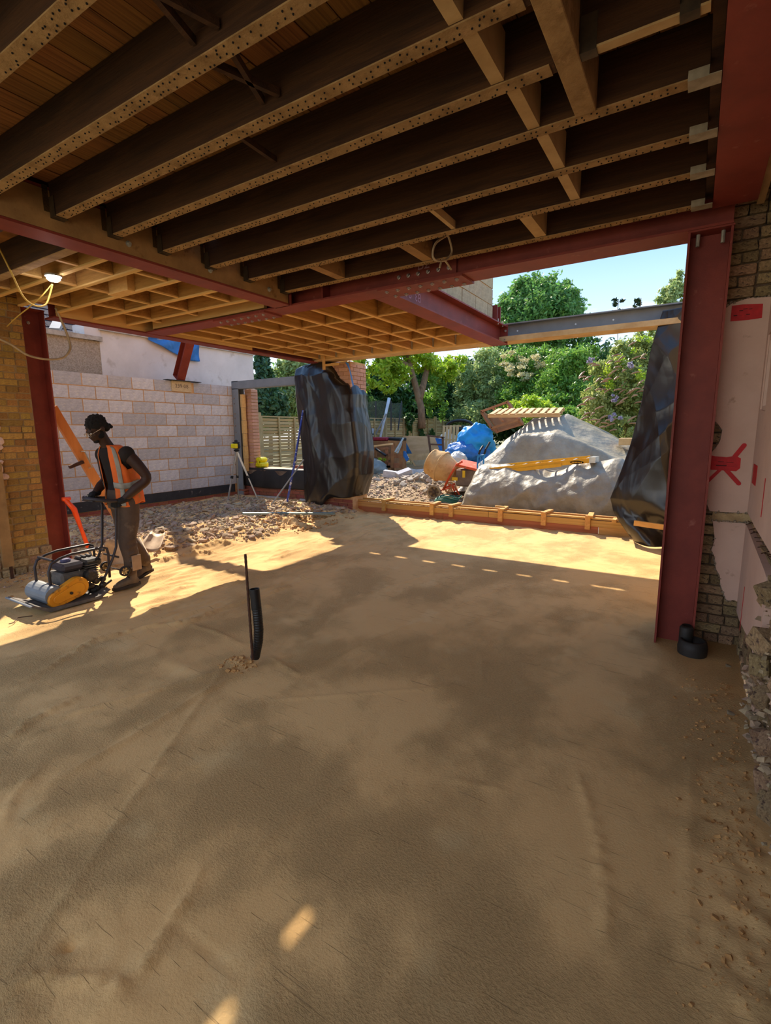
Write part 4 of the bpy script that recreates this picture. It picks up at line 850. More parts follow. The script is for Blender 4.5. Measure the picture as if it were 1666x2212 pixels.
def hull(z):   # left x, right x of the wrapped outline at height z
    pts = [(0.05, -6.80, -6.1), (.30, -6.86, -5.60), (.75, -6.86, -5.46), (1.2, -6.90, -5.44), (1.7, -6.95, -5.50), (2.05, -6.99, -5.55), (2.30, -7.04, -5.56), (2.48, -7.04, -5.62), (2.62, -7.03, -5.86), (2.84, -7.0, -6.02), (2.92, -6.70, -6.10), (2.99, -6.5, -6.2)]
    for (a, l, r), (b, l2, r2_) in zip(pts, pts[1:]):
        if z <= b: t = max(0, (z-a)/(b-a)); return l+(l2-l)*t, r+(r2_-r)*t
    return pts[-1][1:]
def pf(u, v):
    z = .02+2.94*v; l, r = hull(z); a = -math.pi/2-math.pi*(.98)+2*math.pi*.98*u; cx = (l+r)/2; hw = (r-l)/2
    ca, sa = math.cos(a), math.sin(a); k = (abs(ca)**5+abs(sa)**5)**-.2
    x, y = cx+hw*ca*k, 8.03+.37*sa*k*(1 if z < 2.7 else 1-(z-2.7)*1.2)
    c = crease((x-8.0*sa*.12)*1.0+ca*.5, z)
    if z < .35 and x > -6.45 : z += .26*smooth(-6.45, -6.1, x)*(1-z/.35)
    return (x+c*ca*.7, y+c*sa*1.1, z+.02*math.sin(x*9))
so_ = sheet('plastic_sheet', None, 220, 230, pf, MATS['blackplastic'], parent=pw, thick=0)
tag(so_, 'creased glossy black plastic')
G().box(-6.02, -5.98, 7.45, 7.49, 2.74, 2.99).build('timber_prop', MATS['pine'], pw); G().box(-5.98, -5.66, 7.46, 7.49, 2.80, 2.84).build('timber_prop', MATS['pine'], pw)
g = G(); g.v = [(-5.60, 7.60, 2.86), (-5.50, 7.58, 2.72), (-5.44, 7.60, 2.40), (-5.50, 7.66, 2.62), (-5.60, 7.70, 2.86), (-5.47, 7.68, 2.45)]; g.f = [(0, 1, 4), (1, 3, 4), (1, 2, 5, 3)]
g.build('loose_flap', MATS['tarpblue'], pw)
# wrapped wall end on the right
def rf_(u, v):
    z = 3.12*(1-v)+.02*v
    prof = [(3.14, -.49, .16), (2.6, -.60, .14), (2.0, -.66, .12), (1.4, -.76, .12), (1.0, -.86, .12), (.62, -.97, .12), (.45, -.92, .12), (.25, -.78, .12), (0, -.62, .12)]
    for (a, l, r), (b, l2, r2_) in zip(prof, prof[1:]):
        if z >= b: t = (a-z)/(a-b); l, r = l+(l2-l)*t, r+(r2_-r)*t; break
    x = l+(r-l)*u; y = 7.70-.30*math.sin(u*math.pi*.9)*(.35+.65*smooth(2.8, .6, z))+.12*u
    y -= 1.3*crease(x*1.6+5, z*1.1, 3); 
    if z < .8: y -= .1*math.sin(u*7+z*5)*smooth(.8, .2, z)
    return (x+.5*crease(x+2, z, 7)*(0.2+u), y, z)
sheet('plastic_curtain', None, 150, 220, rf_, MATS['blackplastic'], label='crumpled black plastic sheet hanging down beside the dark red column', cat='plastic sheet')
tag(G().box(-.30, .13, 7.95, 8.3, -.1, 3.1).build('wall_stub', MATS['stock']), kind='structure').name = 'wall_pier_right'
tag(G().bar((-.62, 7.42, .33), (.05, 7.32, .30), .05, .07).build('timber_offcut', MATS['formwood']), 'orange-ended timber poking through the black plastic near its foot', 'timber')
# formwork kicker
fk = empty('formwork', (-3.4, 8.0, 0), 'long timber formwork kerb closing the far edge of the sand', 'formwork')
FB = [unitbrick('board', MATS['formwood'], .0, .02, 0)]; FR = [unitbrick('board', MATS['formred'], .0, .02, 0)]
xs_ = [-6.42, -3.75, -1.15, -.42]
for a, b in zip(xs_, xs_[1:]): put('lower_board', (FR if a < -1.2 else FB)[0], fk, ((a+b)/2, 7.975, .055), sc=(b-a-.006, .035, .15))
for a, b in ((-6.42, -5.0), (-5.0, -2.9), (-2.9, -.42)):
    put('front_rail', FB[0], fk, ((a+b)/2, 7.975, .178), sc=(b-a-.006, .045, .095)); put('top_batten', FB[0], fk, ((a+b)/2, 7.995, .250), sc=(b-a-.006, .075, .024)); put('back_rail', FB[0], fk, ((a+b)/2, 8.16, .250), sc=(b-a-.006, .045, .045))
for i, x in enumerate((-5.78, -4.99, -3.96, -3.58, -2.68, -1.965, -1.30)):
    put('cleat', FB[0], fk, (x, 7.925, .19), sc=(.075, .05, .21)); put('crosspiece', FB[0], fk, (x+.02, 8.05, .292), (0, 0, -.12 if i % 2 else .1), (.075, .36, .028))
put('crosspiece', FB[0], fk, (-2.72, 8.02, .32), (0, .1, .5), (.16, .06, .02))
put('crosspiece', FB[0], fk, (-.93, 7.98, .25), (0, 0, 0), (.06, .2, .05)); put('sole_board', FR[0], fk, (-6.3, 7.90, .0), sc=(.35, .12, .03))
tag(G().bar((-6.28, 8.02, .285), (-5.75, 8.16, .30), .10, .022).build('loose_board', MATS['palewood']), 'grey weathered board end resting on the formwork beside the wrapped pier', 'board')
tag(G().bar(at(525, 1109, Z=.235), at(722, 1109, Z=.10), .11, .028).build('straight_edge', mat('screed', '8fa3a3', '7a8a7e', 4, rough=.45, metal=.3)), 'long grey-green straight edge lying on the rubble before the wrapped pier', 'straight edge')
# props leaning on the pier
pb = mat('paintblue', '3d4fa6', '2f3f8c', 10, rough=.5, c3='c9cbd0', c3s=18, c3t=.58)
o = tag(G().tube([(-6.86, 7.20, .06), (-6.80, 7.42, .9), (-6.66, 7.60, 2.02)], [.022, .024, .020], 10).build('painted_prop', pb, smooth=True), 'blue and white paint-spattered pole leaning on the wrapped pier', 'pole')
o = tag(G().tube([(-7.20, 7.10, .10), (-6.60, 7.50, 1.05)], .014, 8).build('thin_prop', MATS['greysteel']), 'thin grey pole crossing the blue pole at the wrapped pier', 'pole')
# ================================================================ YARD OBJECTS
def yz(x, y): return zg(x, y)
# -- cement mixer
mx = empty('cement_mixer', (-4.6, 9.9, .12), 'orange cement mixer with a sand-caked drum standing in the yard', 'cement mixer')
om = mat('orangepaint', 'e2572a', 'cf4a22', 6, rough=.5, c3='b98a62', c3s=10, c3t=.6); dm = mat('drumsand', 'd9b27a', 'c59c66', 5, rough=.85, bump=.4, bsc=25, c3='b98b58', c3s=6, c3t=.6)
Y0 = 9.9
A_ = at(938, 1000, Y=Y0); B_ = at(1000, 1030, Y=Y0); ax = (B_-A_).normalized()
prof = [(.02, -.02), (.20, .0), (.285, .03), (.30, .06), (.285, .075), (.325, .22), (.335, .33), (.325, .35), (.22, .62), (.18, .70)]
dr = G().lathe(prof, A_-ax*.12, ax, 32).build('drum', dm, mx, smooth=True)
G().lathe([(.337, .30), (.35, .31), (.35, .34), (.337, .35)], A_-ax*.12, ax, 32, False).build('drum_band', dm, dr)
def P9(x, y, dy=0): return at(760+x/5.553, 840+y/5.553, Y=Y0+dy)
fg = [P9(1095, 1215, -.30), P9(1180, 1040, -.32), P9(1262, 905, -.3), P9(1330, 870, -.25)]
G().tube(fg, .025, 8).build('yoke', om, mx, smooth=True)
G().tube([P9(1170, 1140, -.25), P9(1240, 1180, -.2), P9(1310, 1300, -.15)], .02, 8).build('leg', om, mx)
G().tube([P9(1110, 1190, -.25), P9(1240, 1140, -.1)], .02, 8).build('leg', om, mx)
G().tube([P9(1200, 1150, .2), P9(1260, 1290, .35)], .02, 8).build('leg', om, mx)
a, b, c_, d_ = P9(1255, 900, -.28), P9(1330, 845, .15), P9(1500, 880, .15), P9(1500, 960, -.28)
g = G(); g.v = [tuple(v) for v in (a, b, c_, d_)]+[tuple(v-Vector((0, 0, .05))) for v in (a, b, c_, d_)]; g.f = [(0, 1, 2, 3), (7, 6, 5, 4), (0, 3, 7, 4), (3, 2, 6, 7), (2, 1, 5, 6), (1, 0, 4, 5)]
g.build('top_cover', om, mx, fix=True)
hs_ = mat('housing', '8b7765', '776455', 6, rough=.7, bump=.3)
a = P9(1250, 960, -.2); b = P9(1490, 1180, -.2); G().box(a.x, b.x, Y0-.22, Y0+.22, b.z, a.z).build('motor_housing', hs_, mx, bevel=.03)
for q in ((1205, 1060, 65, 40), (1330, 980, 30, 85)):
    a = P9(q[0], q[1], -.33); b = P9(q[0]+q[2], q[1]+q[3], -.33); G().box(a.x, b.x, Y0-.335, Y0-.325, b.z, a.z).build('warning_label', mat('lblyel', 'e8b820', rough=.6) if 'lblyel' not in MATS else MATS['lblyel'], mx)
def wheel(name, c, R, axis, m1, m2, parent, w=.06):
    o = G().lathe([(R*.8, -w/2), (R, -w*.35), (R, w*.35), (R*.8, w/2), (R*.74, w*.3), (R*.74, -w*.3), (R*.8, -w/2)], c, axis, 24, False).build(name, m1, parent, smooth=False)
    a = Vector(axis).normalized(); x = a.cross(Vector((0, 0, 1))).normalized(); y = a.cross(x); c = Vector(c); g = G()
    for k in range(6):
        t = k*math.pi/3; dd = x*math.cos(t)+y*math.sin(t); g.bar(c+dd*R*.1, c+dd*R*.78, w*.5, R*.17, a)
    g.lathe([(R*.2, -w*.5), (R*.2, w*.5)], c, a, 12); g.build('spokes', m2, o); return o
wm = mat('wheeldust', 'bfa27c', 'a48a66', 8, rough=.9)
p = P9(985, 1238, -.36); G().lathe([(.001, -.008), (.118, -.008), (.118, .008), (.001, .008)], p+Vector((-.01, .04, 0)), (.25, -1, .05), 20).build('wheel_disc', wm, mx)
wheel('wheel', p, .15, (.25, -1, .05), mat('tyre', 'b09a78', '8f7c60', 8, rough=.9), mat('spoked', '5c4a3a', rough=.9), mx) if 1 else wheel('wheel', p, .145, (.25, -1, .05), wm, wm, mx)
wheel('wheel', p+Vector((.05, .75, .02)), .145, (.25, -1, .05), wm, wm, mx)
G().cyl(p, p+Vector((.05, .75, .02)), .015).build('axle', om, mx)
hc = G()
random.seed(9)
for k in range(7):
    r = rn(.12, .22); c = P9(1170, 1290, -.75)+Vector((rn(-.06, .06), rn(-.05, .05), .02*k)); c.z = .17+.018*k
    hc.tube([c+Vector((r*math.cos(t)*1.2, r*math.sin(t), .02*math.sin(3*t))) for t in np.linspace(0, 6.28, 24)[:-1]], .010, 6, closed=True)
tag(hc.build('hose_coil', mat('hosegreen', '3f7a68', '2f6555', 5, rough=.4), smooth=True), 'coil of dark green hose on the ground beside the mixer wheel', 'hose')
def yb(x, y, dy): return at(760+x/5.553, 840+y/5.553, Y=dy)
# -- blue sack barrow
sb = empty('sack_barrow', (-3.75, 9.7, .2), 'bright blue sack barrow leaning between the mixer and the grey tarpaulin', 'trolley')
bm_ = mat('bluepaint', '2f8fd0', '2a80bc', 5, rough=.45)
def Pt(x, y, Y=9.7): return at(1000+x/4.628, 860+y/4.628, Y=Y)
for i, (x, y2) in enumerate(((155, 780), (215, 700))):
    x2 = x-15+i*5
    G().tube([Pt(x2, y2), Pt(x-5, 600), Pt(x+5, 560)], .017, 8).build('upright', bm_, sb)
    G().tube([Pt(x+5, 560), Pt(x+20, 520), Pt(x+45, 480, 9.8)] if i == 0 else [Pt(x, 560), Pt(x+15, 510), Pt(x+55, 440, 9.8)], .022, 8).build('grip', blk, sb)
G().tube([Pt(160, 590), Pt(175, 575), Pt(215, 570)], .015, 8).build('cross_bar', bm_, sb)
for x in (178, 195): G().tube([Pt(x, 575), Pt(x-8, 730)], .010, 6).build('slat_bar', bm_, sb)
G().tube([Pt(150, 700), Pt(200, 690)], .015, 8).build('cross_bar', bm_, sb)
# -- big grey tarpaulin over a spoil heap
def mtop(x, y):   # height of the covered heap
    pts = [(-4.55, .15), (-4.3, .85), (-3.75, 1.35), (-3.15, 1.82), (-2.45, 1.88), (-1.9, 1.62), (-1.2, 1.25), (-.5, 1.1), (.6, .9)]
    h = pts[0][1]
    for (a, b), (c, d) in zip(pts, pts[1:]):
        if a <= x <= c: t = (x-a)/(c-a); h = b+(d-b)*t
    if x > .6: h = .9
    return h
def tg(u, v):
    x = -4.6+5.2*u; y = 10.05+3.2*v; H = mtop(x, y)
    front = smooth(0, .14, v); w = H*(.42+.58*front)*(1-.55*smooth(.55, 1, v))
    if v < .14: w = .25+(H*.82-.25)*smooth(0, .14, v)**.7
    else: w = H*.82+(H*.20)*smooth(.14, .45, v)-.5*H*smooth(.6, 1, v)
    w += .03*noise.noise(Vector((x*1.3, y*2, 2)))+.5*crease(x, y*.9, 21)+.02*math.sin(x*6+y*2)*(1-front)+.018*noise.noise(Vector((x*4, y*4, 5)))
    yy = y-.10*math.sin(x*5+1)*(1-front)-.15*(1-front)*abs(math.sin(x*2.2))
    return (x, yy, max(.12, w))
sheet('spoil_heap_tarpaulin', None, 170, 120, tg, MATS['tarpgrey'], label='large pale grey tarpaulin covering the spoil heap behind the yellow ladder', cat='tarpaulin')
def tf(u, v):  # lower bundle in front
    a = math.pi*(1.05*v-.02); x = -3.75+2.95*u; hh = (.72+.20*u+.06*math.sin(u*9))*smooth(-.02, .10, u)*(1-.25*smooth(.9, 1, u)); dd = .52
    z = .12+hh*math.sin(min(a, math.pi))**.75 if math.sin(a) > 0 else .12; y = 9.35-dd*math.cos(a)
    n_ = crease(x*1.3, z*1.3+y*.5, 11)*1.3+.02*noise.noise(Vector((x*7, z*7, y*5)))
    return (x-.10*(1-u)*math.sin(a)*(u < .2), y-n_*math.cos(a)*1.3-.10*math.sin(z*4)*max(0, math.cos(a)), z+n_*max(0, math.sin(a)))
sheet('low_tarpaulin', None, 200, 110, tf, MATS['tarpgrey'], label='low crumpled grey tarpaulin bundle in front of the ladder', cat='tarpaulin')
for k, (x, z) in enumerate(((-1.25, .28), (-1.05, .33), (-1.3, .42))):
    tag(G().bar((x, 8.95+.1*k, z), (x+1.2, 9.05+.1*k, z+.01), .12, .07).build('stacked_timber', MATS['palletwood']), ('lowest timber', 'middle timber', 'upper timber')[k]+' of the stack poking out under the low grey tarpaulin', 'timber')
tag(G().box(-3.56, -3.33, 8.85, 8.95, .14, .40).build('timber_block', MATS['palletwood']), 'short upright timber block at the left end of the low tarpaulin', 'timber')
tag(G().box(-1.3, -.9, 10.9, 11.2, 1.28, 1.42).build('timber_offcut', MATS['palewood'], bevel=.01), 'pale timber offcut on the right end of the big tarpaulin', 'timber')
# -- yellow ladder
ld = empty('ladder', (-2.4, 9.3, .95), 'yellow fibreglass ladder lying across the low grey tarpaulin', 'ladder')
yl = mat('ladderyel', 'f2b51c', 'e3a414', 4, rough=.45, c3='b8862a', c3s=12, c3t=.68)
def R2(x, y, Y=9.2): return at(1000+x/4.628, 860+y/4.628, Y=Y)
for (a, b, Y_) in (((268, 718), (1285, 622), 9.15), ((300, 690), (1275, 598), 9.45)):
    G().bar(R2(*a, Y=Y_), R2(*b, Y=Y_), .025, .085).build('rail', yl, ld)
G().bar(R2(320, 745, 9.12), R2(985, 668, 9.12), .025, .06).build('inner_rail', yl, ld)
for i in range(8):
    t = i/7; p = R2(330+900*t, 700-88*t, 9.15); q = p+Vector((.02, .30, .02)); G().bar(p, q, .03, .02).build('rung', alu, ld)
p = R2(1300, 612, 9.15); G().box(p.x-.05, p.x+.05, 9.10, 9.5, p.z-.06, p.z+.04).build('end_cap', alu, ld)
p = R2(1140, 642, 9.128); g = G(); g.prism([(.115*math.cos(t), .028*math.sin(t)) for t in np.linspace(0, 6.2832, 25)[:-1]], lambda a, b: (p.x+a, 9.134, p.z+b), (0, -.004, 0)); g.build('maker_badge', MATS['dark'], ld, fix=True)
bx_ = G(); rs = random.Random(1)
for k in range(7): bx_.box(p.x-.085+.025*k, p.x-.068+.025*k, 9.127, 9.1298, p.z-.012, p.z+.012)
bx_.build('maker_lettering', yl, ld)
# -- pallet lying on the heap
def pallet(name, label, c, Rz, Rx=0, Ry=0, W=1.5, D=1.0, n=9, m='palewood', both=False):
    e = empty(name, c, label, 'pallet'); M = Euler((Rx, Ry, Rz)).to_matrix(); pm = unitbrick('slat', MATS[m], 0, .02)
    def pp(nm, l, d): o = put(nm, pm, e, Vector(c)+M@Vector(l), (Rx, Ry, Rz), d); return o
    for k in range(n): pp('slat', (-W/2+W*(k+.5)/n, 0, .06), (W/n*.62, D, .02))
    for y in (-D/2+.03, 0, D/2-.03): pp('bearer', (0, y, .02), (W, .045, .075))
    if both:
        for x in (-W/2+.05, 0, W/2-.05): pp('bottom_slat', (x, 0, -.03), (.1, D, .02))
    return e
pallet('pallet', 'flat slatted timber pallet lying on top of the big grey tarpaulin', (-3.30, 11.35, 1.96), .12, .17, .01, 1.55, .9, 10)
pallet('pallet', 'upright red-brown pallet left of the blue tarpaulin bundle', tuple(at(975, 950, Y=15.2)), -.55, 1.5, 0, 1.0, .95, 5)
# crate frame leaning behind
cf = empty('timber_crate', tuple(at(1070, 925, Y=13)), 'open timber crate tipped up behind the pallet on the heap', 'crate')
def C2(x, y, Y=12.6): return at(1000+x/4.628, 860+y/4.628, Y=Y)
cw = MATS['palletwood']
q4 = [C2(185, 135), C2(445, 40), C2(560, 215), C2(290, 300)]; q5 = [v+Vector((-.1, .7, -.1)) for v in q4]
for i in range(4):
    G().bar(q4[i], q4[(i+1) % 4], .05, .10, (0, 1, 0)).build('frame_bar', cw, cf); G().bar(q4[i], q5[i], .05, .08).build('frame_bar', cw, cf); G().bar(q5[i], q5[(i+1) % 4], .05, .1, (0, 1, 0)).build('frame_bar', cw, cf)
G().bar(C2(300, 95), C2(400, 230), .05, .08, (0, 1, 0)).build('frame_bar', cw, cf)
g = G(); g.v = [tuple(v) for v in q5]+[tuple(v+Vector((0, .02, 0))) for v in q5]; g.f = [(0, 1, 2, 3), (7, 6, 5, 4), (0, 4, 5, 1), (1, 5, 6, 2), (2, 6, 7, 3), (3, 7, 4, 0)]; g.build('back_panel', cw, cf, fix=True)
# -- blue tarpaulin bundle
def blob_sheet(name, c, r, m, label, seed, amp=.16, cat='tarpaulin'):
    def f(v):
        n1 = noise.ridged_multi_fractal(Vector((v.x*1.2+seed, v.y*1.2, v.z*1.2)), 1, 2, 4, 1, 2); return 1+amp*(n1-1.0)
    o = G().ell(c, r, 60, 40, f=f).build(name, m, smooth=True); return tag(o, label, cat)
p = at(1025, 940, Y=12.8); blob_sheet('tarpaulin_bundle', p+Vector((.05, 0, -.22)), (.50, .42, .50), MATS['tarpcyan'], 'bright blue crumpled tarpaulin bundle beside the big grey tarpaulin', 3, .22)
p = at(1000, 965, Y=12.6); blob_sheet('tarpaulin_bundle', p+Vector((.1, 0, -.25)), (.62, .40, .40), MATS['tarpblue'], 'duller blue tarpaulin bundle spilling left below the bright one', 8, .22)
p = at(990, 985, Y=12.0); blob_sheet('rubble_sack', p+Vector((0, 0, -.15)), (.24, .2, .26), mat('whitebag', 'd9d8cf', 'c4c2b8', 6, rough=.6, bump=.5, bsc=14), 'white rubble sack below the blue bundle, behind the mixer', 5, .14, 'sack')
p = at(968, 952, Y=16.2); blob_sheet('rubble_sack', p+Vector((0, 0, -.4)), (.45, .3, .75), MATS['whitebag'], 'tall pale sack left of the upright pallet', 6, .12, 'sack')
p = at(993, 922, Y=16); g = G(); g.tube([p+Vector((.5*math.cos(t), 0, .22*math.sin(t)+.0)) for t in np.linspace(0, 3.14, 12)], .05, 8); g.tube([p+Vector((-.3, 0, -.1)), p+Vector((.9, 0, -.1))], .14, 8)
tag(g.build('black_tubing', MATS['pipe'], smooth=True), 'black plastic tubing heaped behind the blue bundle', 'pipe')
# plywood and boards leaning
p = [at(760+x/5.553, 840+y/5.553, Y=15.6) for x, y in ((610, 565), (1000, 570), (1090, 806), (740, 806))]
def slab(name, p, m, label, cat='board', t=.02):
    g = G(); g.v = [tuple(v) for v in p]+[tuple(v+Vector((0, t, 0))) for v in p]; g.f = [(0, 1, 2, 3), (7, 6, 5, 4), (0, 4, 5, 1), (1, 5, 6, 2), (2, 6, 7, 3), (3, 7, 4, 0)]; return tag(g.build(name, m, fix=True), label, cat)
slab('plywood_sheet', p, mat('ply', 'd9b789', 'c5a06f', 1.5, rough=.7, bump=.1, stretch=(1, 1, 4), det=8), 'large plywood sheet leaning upright in the middle of the yard')
slab('board', [at(760+x/5.553, 840+y/5.553, Y=14.6) for x, y in ((670, 785), (985, 770), (960, 905), (750, 925))], MATS['palewood'], 'grey board propped low in front of the plywood sheet')
slab('board', [at(760+x/5.553, 840+y/5.553, Y=14.0) for x, y in ((735, 860), (900, 850), (890, 905), (770, 920))], MATS['blockw'], 'small pale slab leaning on the low grey board')
slab('blue_sheeting', [at(760+x/5.553, 840+y/5.553, Y=15.9) for x, y in ((610, 600), (690, 605), (745, 775), (620, 780))], MATS['tarpblue'], 'dark blue sheeting hanging left of the plywood sheet', 'tarpaulin')
slab('blue_sheeting', [at(760+x/5.553, 840+y/5.553, Y=13.6) for x, y in ((580, 750), (640, 745), (685, 840), (660, 875))], MATS['tarpblue'], 'light blue sheeting rag hanging off the crate corner', 'tarpaulin')
slab('blue_sheeting', [at(760+x/5.553, 840+y/5.553, Y=15.3) for x, y in ((1000, 590), (1085, 600), (1110, 780), (1070, 780))], MATS['tarpblue'], 'strip of dark blue sheeting behind the brown window frame', 'tarpaulin')
wf = empty('old_window_frame', tuple(at(945, 990, Y=14.2)), 'brown timber window frame standing before the plywood sheet', 'frame')
dk = mat('brownpaint', '6e4f3a', '5a3f2e', 6, rough=.8)
def W4(x, y): return at(760+x/5.553, 840+y/5.553, Y=14.2)
for a, b in (((920, 570), (957, 836)), ((1090, 580), (1107, 834)), ((905, 560), (1110, 585)), ((940, 665), (1085, 672))): G().bar(W4(*a), W4(*b), .05, .06, (0, 1, 0)).build('frame_bar', dk, wf)
# crates / pallet bench with things on it
cr_ = empty('slatted_crate', tuple(at(845, 1010, Y=13.8)), 'slatted red-brown timber crate full of scrap by the pipe pile', 'crate')
def W5(x, y, Y=13.6): return at(760+x/5.553, 840+y/5.553, Y=Y)
for a, b, w in (((435, 650), (625, 655), .16), ((430, 805), (605, 800), .14), ((430, 915), (605, 920), .16)): G().bar(W5(*a), W5(*b), .03, w, (0, 0, 1)).build('rail', cw, cr_)
for x in (495, 600): G().bar(W5(x, 650, 13.58), W5(x-10, 945, 13.58), .12, .03, (0, 1, 0)).build('upright', cw, cr_)
for x in (285, 420): G().bar(W5(x, 700), W5(x-2, 950), .10, .03, (0, 1, 0)).build('upright', cw, cr_)
G().bar(W5(180, 720), W5(450, 715), .05, .06).build('rail', cw, cr_); G().bar(W5(260, 835), W5(450, 830), .03, .10, (0, 0, 1)).build('rail', cw, cr_); G().bar(W5(320, 950), W5(470, 945), .03, .14, (0, 0, 1)).build('rail', cw, cr_)
a, b = W5(250, 620, 14.6), W5(620, 660, 14.6); G().box(a.x, b.x, 14.0, 14.8, b.z-.9, a.z).build('crate_body', cw, cr_)
tag(G().bar(W5(40, 715, 13.0), W5(480, 660, 13.0), .16, .05).build('pale_plank', MATS['palewood']), 'long pale plank lying across the front of the scrap crate', 'plank')
tag(G().bar(W5(285, 600, 14.3), W5(465, 600, 14.3), .45, .12).build('red_box', mat('redbox', 'a3283a', '8b2030', 5, rough=.5), bevel=.03), 'dark red flat case on top of the scrap crate', 'case')
tag(G().bar(W5(470, 598, 14.4), W5(620, 605, 14.4), .45, .10).build('flat_screen_panel', MATS['pipe'], bevel=.02), 'flat black panel on top of the scrap crate, right of the red case', 'panel')
SPL = ['black pipe with its bent end highest in the scrap pile', 'black upright pipe under the bent one in the scrap pile', 'thick black pipe at the left of the scrap pile', 'wide grey tube standing in the middle of the scrap pile', 'black pipe slanting behind the thick left one', 'grey pole running down to the ground in the scrap pile',
       'pale wooden stick low in the scrap pile', 'black pipe lying inside the open end of the scrap crate', 'grey pole crossing nearly level over the scrap pile', 'black pipe rising to the right at the far left of the scrap pile', 'short galvanised stub in the scrap pile', 'short black pipe leaning on the wide grey tube',
       'left one of two galvanised strips stuck in the scrap crate', 'right one of two galvanised strips stuck in the scrap crate', 'black pipe lying along the ground below the scrap pile']
for k, (a, b, r, m) in enumerate((((60, 440), (165, 500), .03, 'pipe'), ((165, 500), (190, 680), .03, 'pipe'), ((25, 560), (110, 680), .05, 'pipe'), ((255, 480), (225, 640), .05, 'greysteel'), ((70, 560), (110, 650), .035, 'pipe'), ((120, 650), (240, 830), .03, 'greysteel'), ((150, 740), (195, 815), .04, 'palewood'), ((290, 720), (410, 800), .04, 'pipe'), ((60, 620), (250, 560), .03, 'greysteel'), ((30, 690), (150, 610), .03, 'pipe'), ((120, 600), (150, 660), .03, 'galv'), ((190, 600), (260, 540), .03, 'pipe'), ((620, 590), (520, 760), .03, 'galv'), ((605, 640), (545, 775), .03, 'galv'), ((40, 770), (240, 790), .04, 'pipe'))):
    tag(G().cyl(W5(*a, Y=13.4+.07*(k % 5)), W5(*b, Y=13.2+.07*(k % 4)), r, 8).build('scrap_pipe', MATS[m]), SPL[k], 'pipe', 'scrap pipes piled beside the wrapped pier')
tag(G().tube([W5(338, 700, 14.9), W5(345, 565, 14.9), W5(400, 340, 15.0), W5(450, 110, 15.2)], [.045, .045, .045, .06], 10).build('drain_pipe', mat('whitepipe', 'c5ccd2', 'aab2ba', 6, rough=.4), smooth=True), 'tall pale grey pipe leaning up above the fence line', 'pipe')
tag(G().cyl(W5(285, 545, 14.7), W5(415, 300, 14.8), .03, 8).build('thin_pole', MATS['greysteel']), 'thin dark pole leaning beside the tall pale pipe', 'pole')
p = W5(170, 930, 13.0); blob_sheet('low_grey_cover', p+Vector((0, .2, -.12)), (.62, .5, .38), mat('tarpdull', '7f8a8a', '6e7878', 5, rough=.5, bump=.4, bsc=12), 'small blue-grey tarpaulin over a low heap beside the wrapped pier', 9, .12)
wd = empty('weeds', W5(360, 860, 13.3), 'small tuft of bright green weeds in front of the scrap crate', 'weeds'); leaves('foliage', [(tuple(W5(360, 850, 13.4)), (.14, .1, .1)), (tuple(W5(480, 1010, 12.6)), (.16, .12, .05))], 260, .04, LM['yel'], wd, 3)
# ================================================================ WORKER
def remesh(g, name, m, parent, vox=.008, sm=6, smooth_=True):
    o = g.build(name, m, parent, smooth=True)
    r = o.modifiers.new('r', 'REMESH'); r.mode = 'VOXEL'; r.voxel_size = vox; r.use_smooth_shade = True
    if sm: s_ = o.modifiers.new('s', 'SMOOTH'); s_.iterations = sm; s_.factor = .5
    return o
def limb(g, pts, rad, n=14, sub=4):
    """smooth tapered tube through joints"""
    P_ = [Vector(p) for p in pts]; out = []; rr = []
    for i in range(len(P_)-1):
        p0, p1, p2, p3 = P_[max(i-1, 0)], P_[i], P_[i+1], P_[min(i+2, len(P_)-1)]
        for k in range(sub):
            t = k/sub; out.append(.5*((2*p1)+(p2-p0)*t+(2*p0-5*p1+4*p2-p3)*t*t+(3*p1-p0-3*p2+p3)*t**3)); rr.append(rad[i]+(rad[i+1]-rad[i])*t)
    out.append(P_[-1]); rr.append(rad[-1]); g.tube(out, rr, n); g.ell(out[0], (rr[0],)*3, n, 8); g.ell(out[-1], (rr[-1],)*3, n, 8); return g
skin = mat('skin', '3f2619', '331e14', 6, rough=.6, spec=.35); hairm = mat('hair', '17110e', '0f0b09', 40, rough=.9, bump=1, bsc=120)
tro = mat('trousers', '5c4a3c', '4a3a2f', 5, rough=.9, bump=.4, bsc=40, c3='7d6a55', c3s=4, c3t=.62); shirt = mat('shirt', '231a16', '1a1310', 5, rough=.9, bump=.4, bsc=14)
hiv = mat('hivis', 'e8702a', 'd9601f', 5, rough=.75, c3='b5793a', c3s=7, c3t=.56, bump=.5, bsc=16); refl = mat('reflective', '9b978c', '837f73', 8, rough=.5); gl = mat('glove', '17171a', '101013', 10, rough=.75, bump=.4, bsc=40)
bootm = mat('boot', '6f5f4e', '58493b', 12, rough=.9, bump=.4, bsc=40); solem = mat('bootsole', '3a3028', rough=.9)
pe = empty('person', (-5.05, 2.86, 0), 'worker in orange vest, gloves and glasses bending over the plate compactor', 'person')
body = G()
hip = Vector((-5.05, 2.88, .93)); waist = Vector((-5.05, 2.89, 1.08)); chest = Vector((-5.05, 2.865, 1.28)); uch = Vector((-5.05, 2.83, 1.40)); nb = Vector((-5.05, 2.79, 1.46)); hd = Vector((-5.045, 2.685, 1.645))
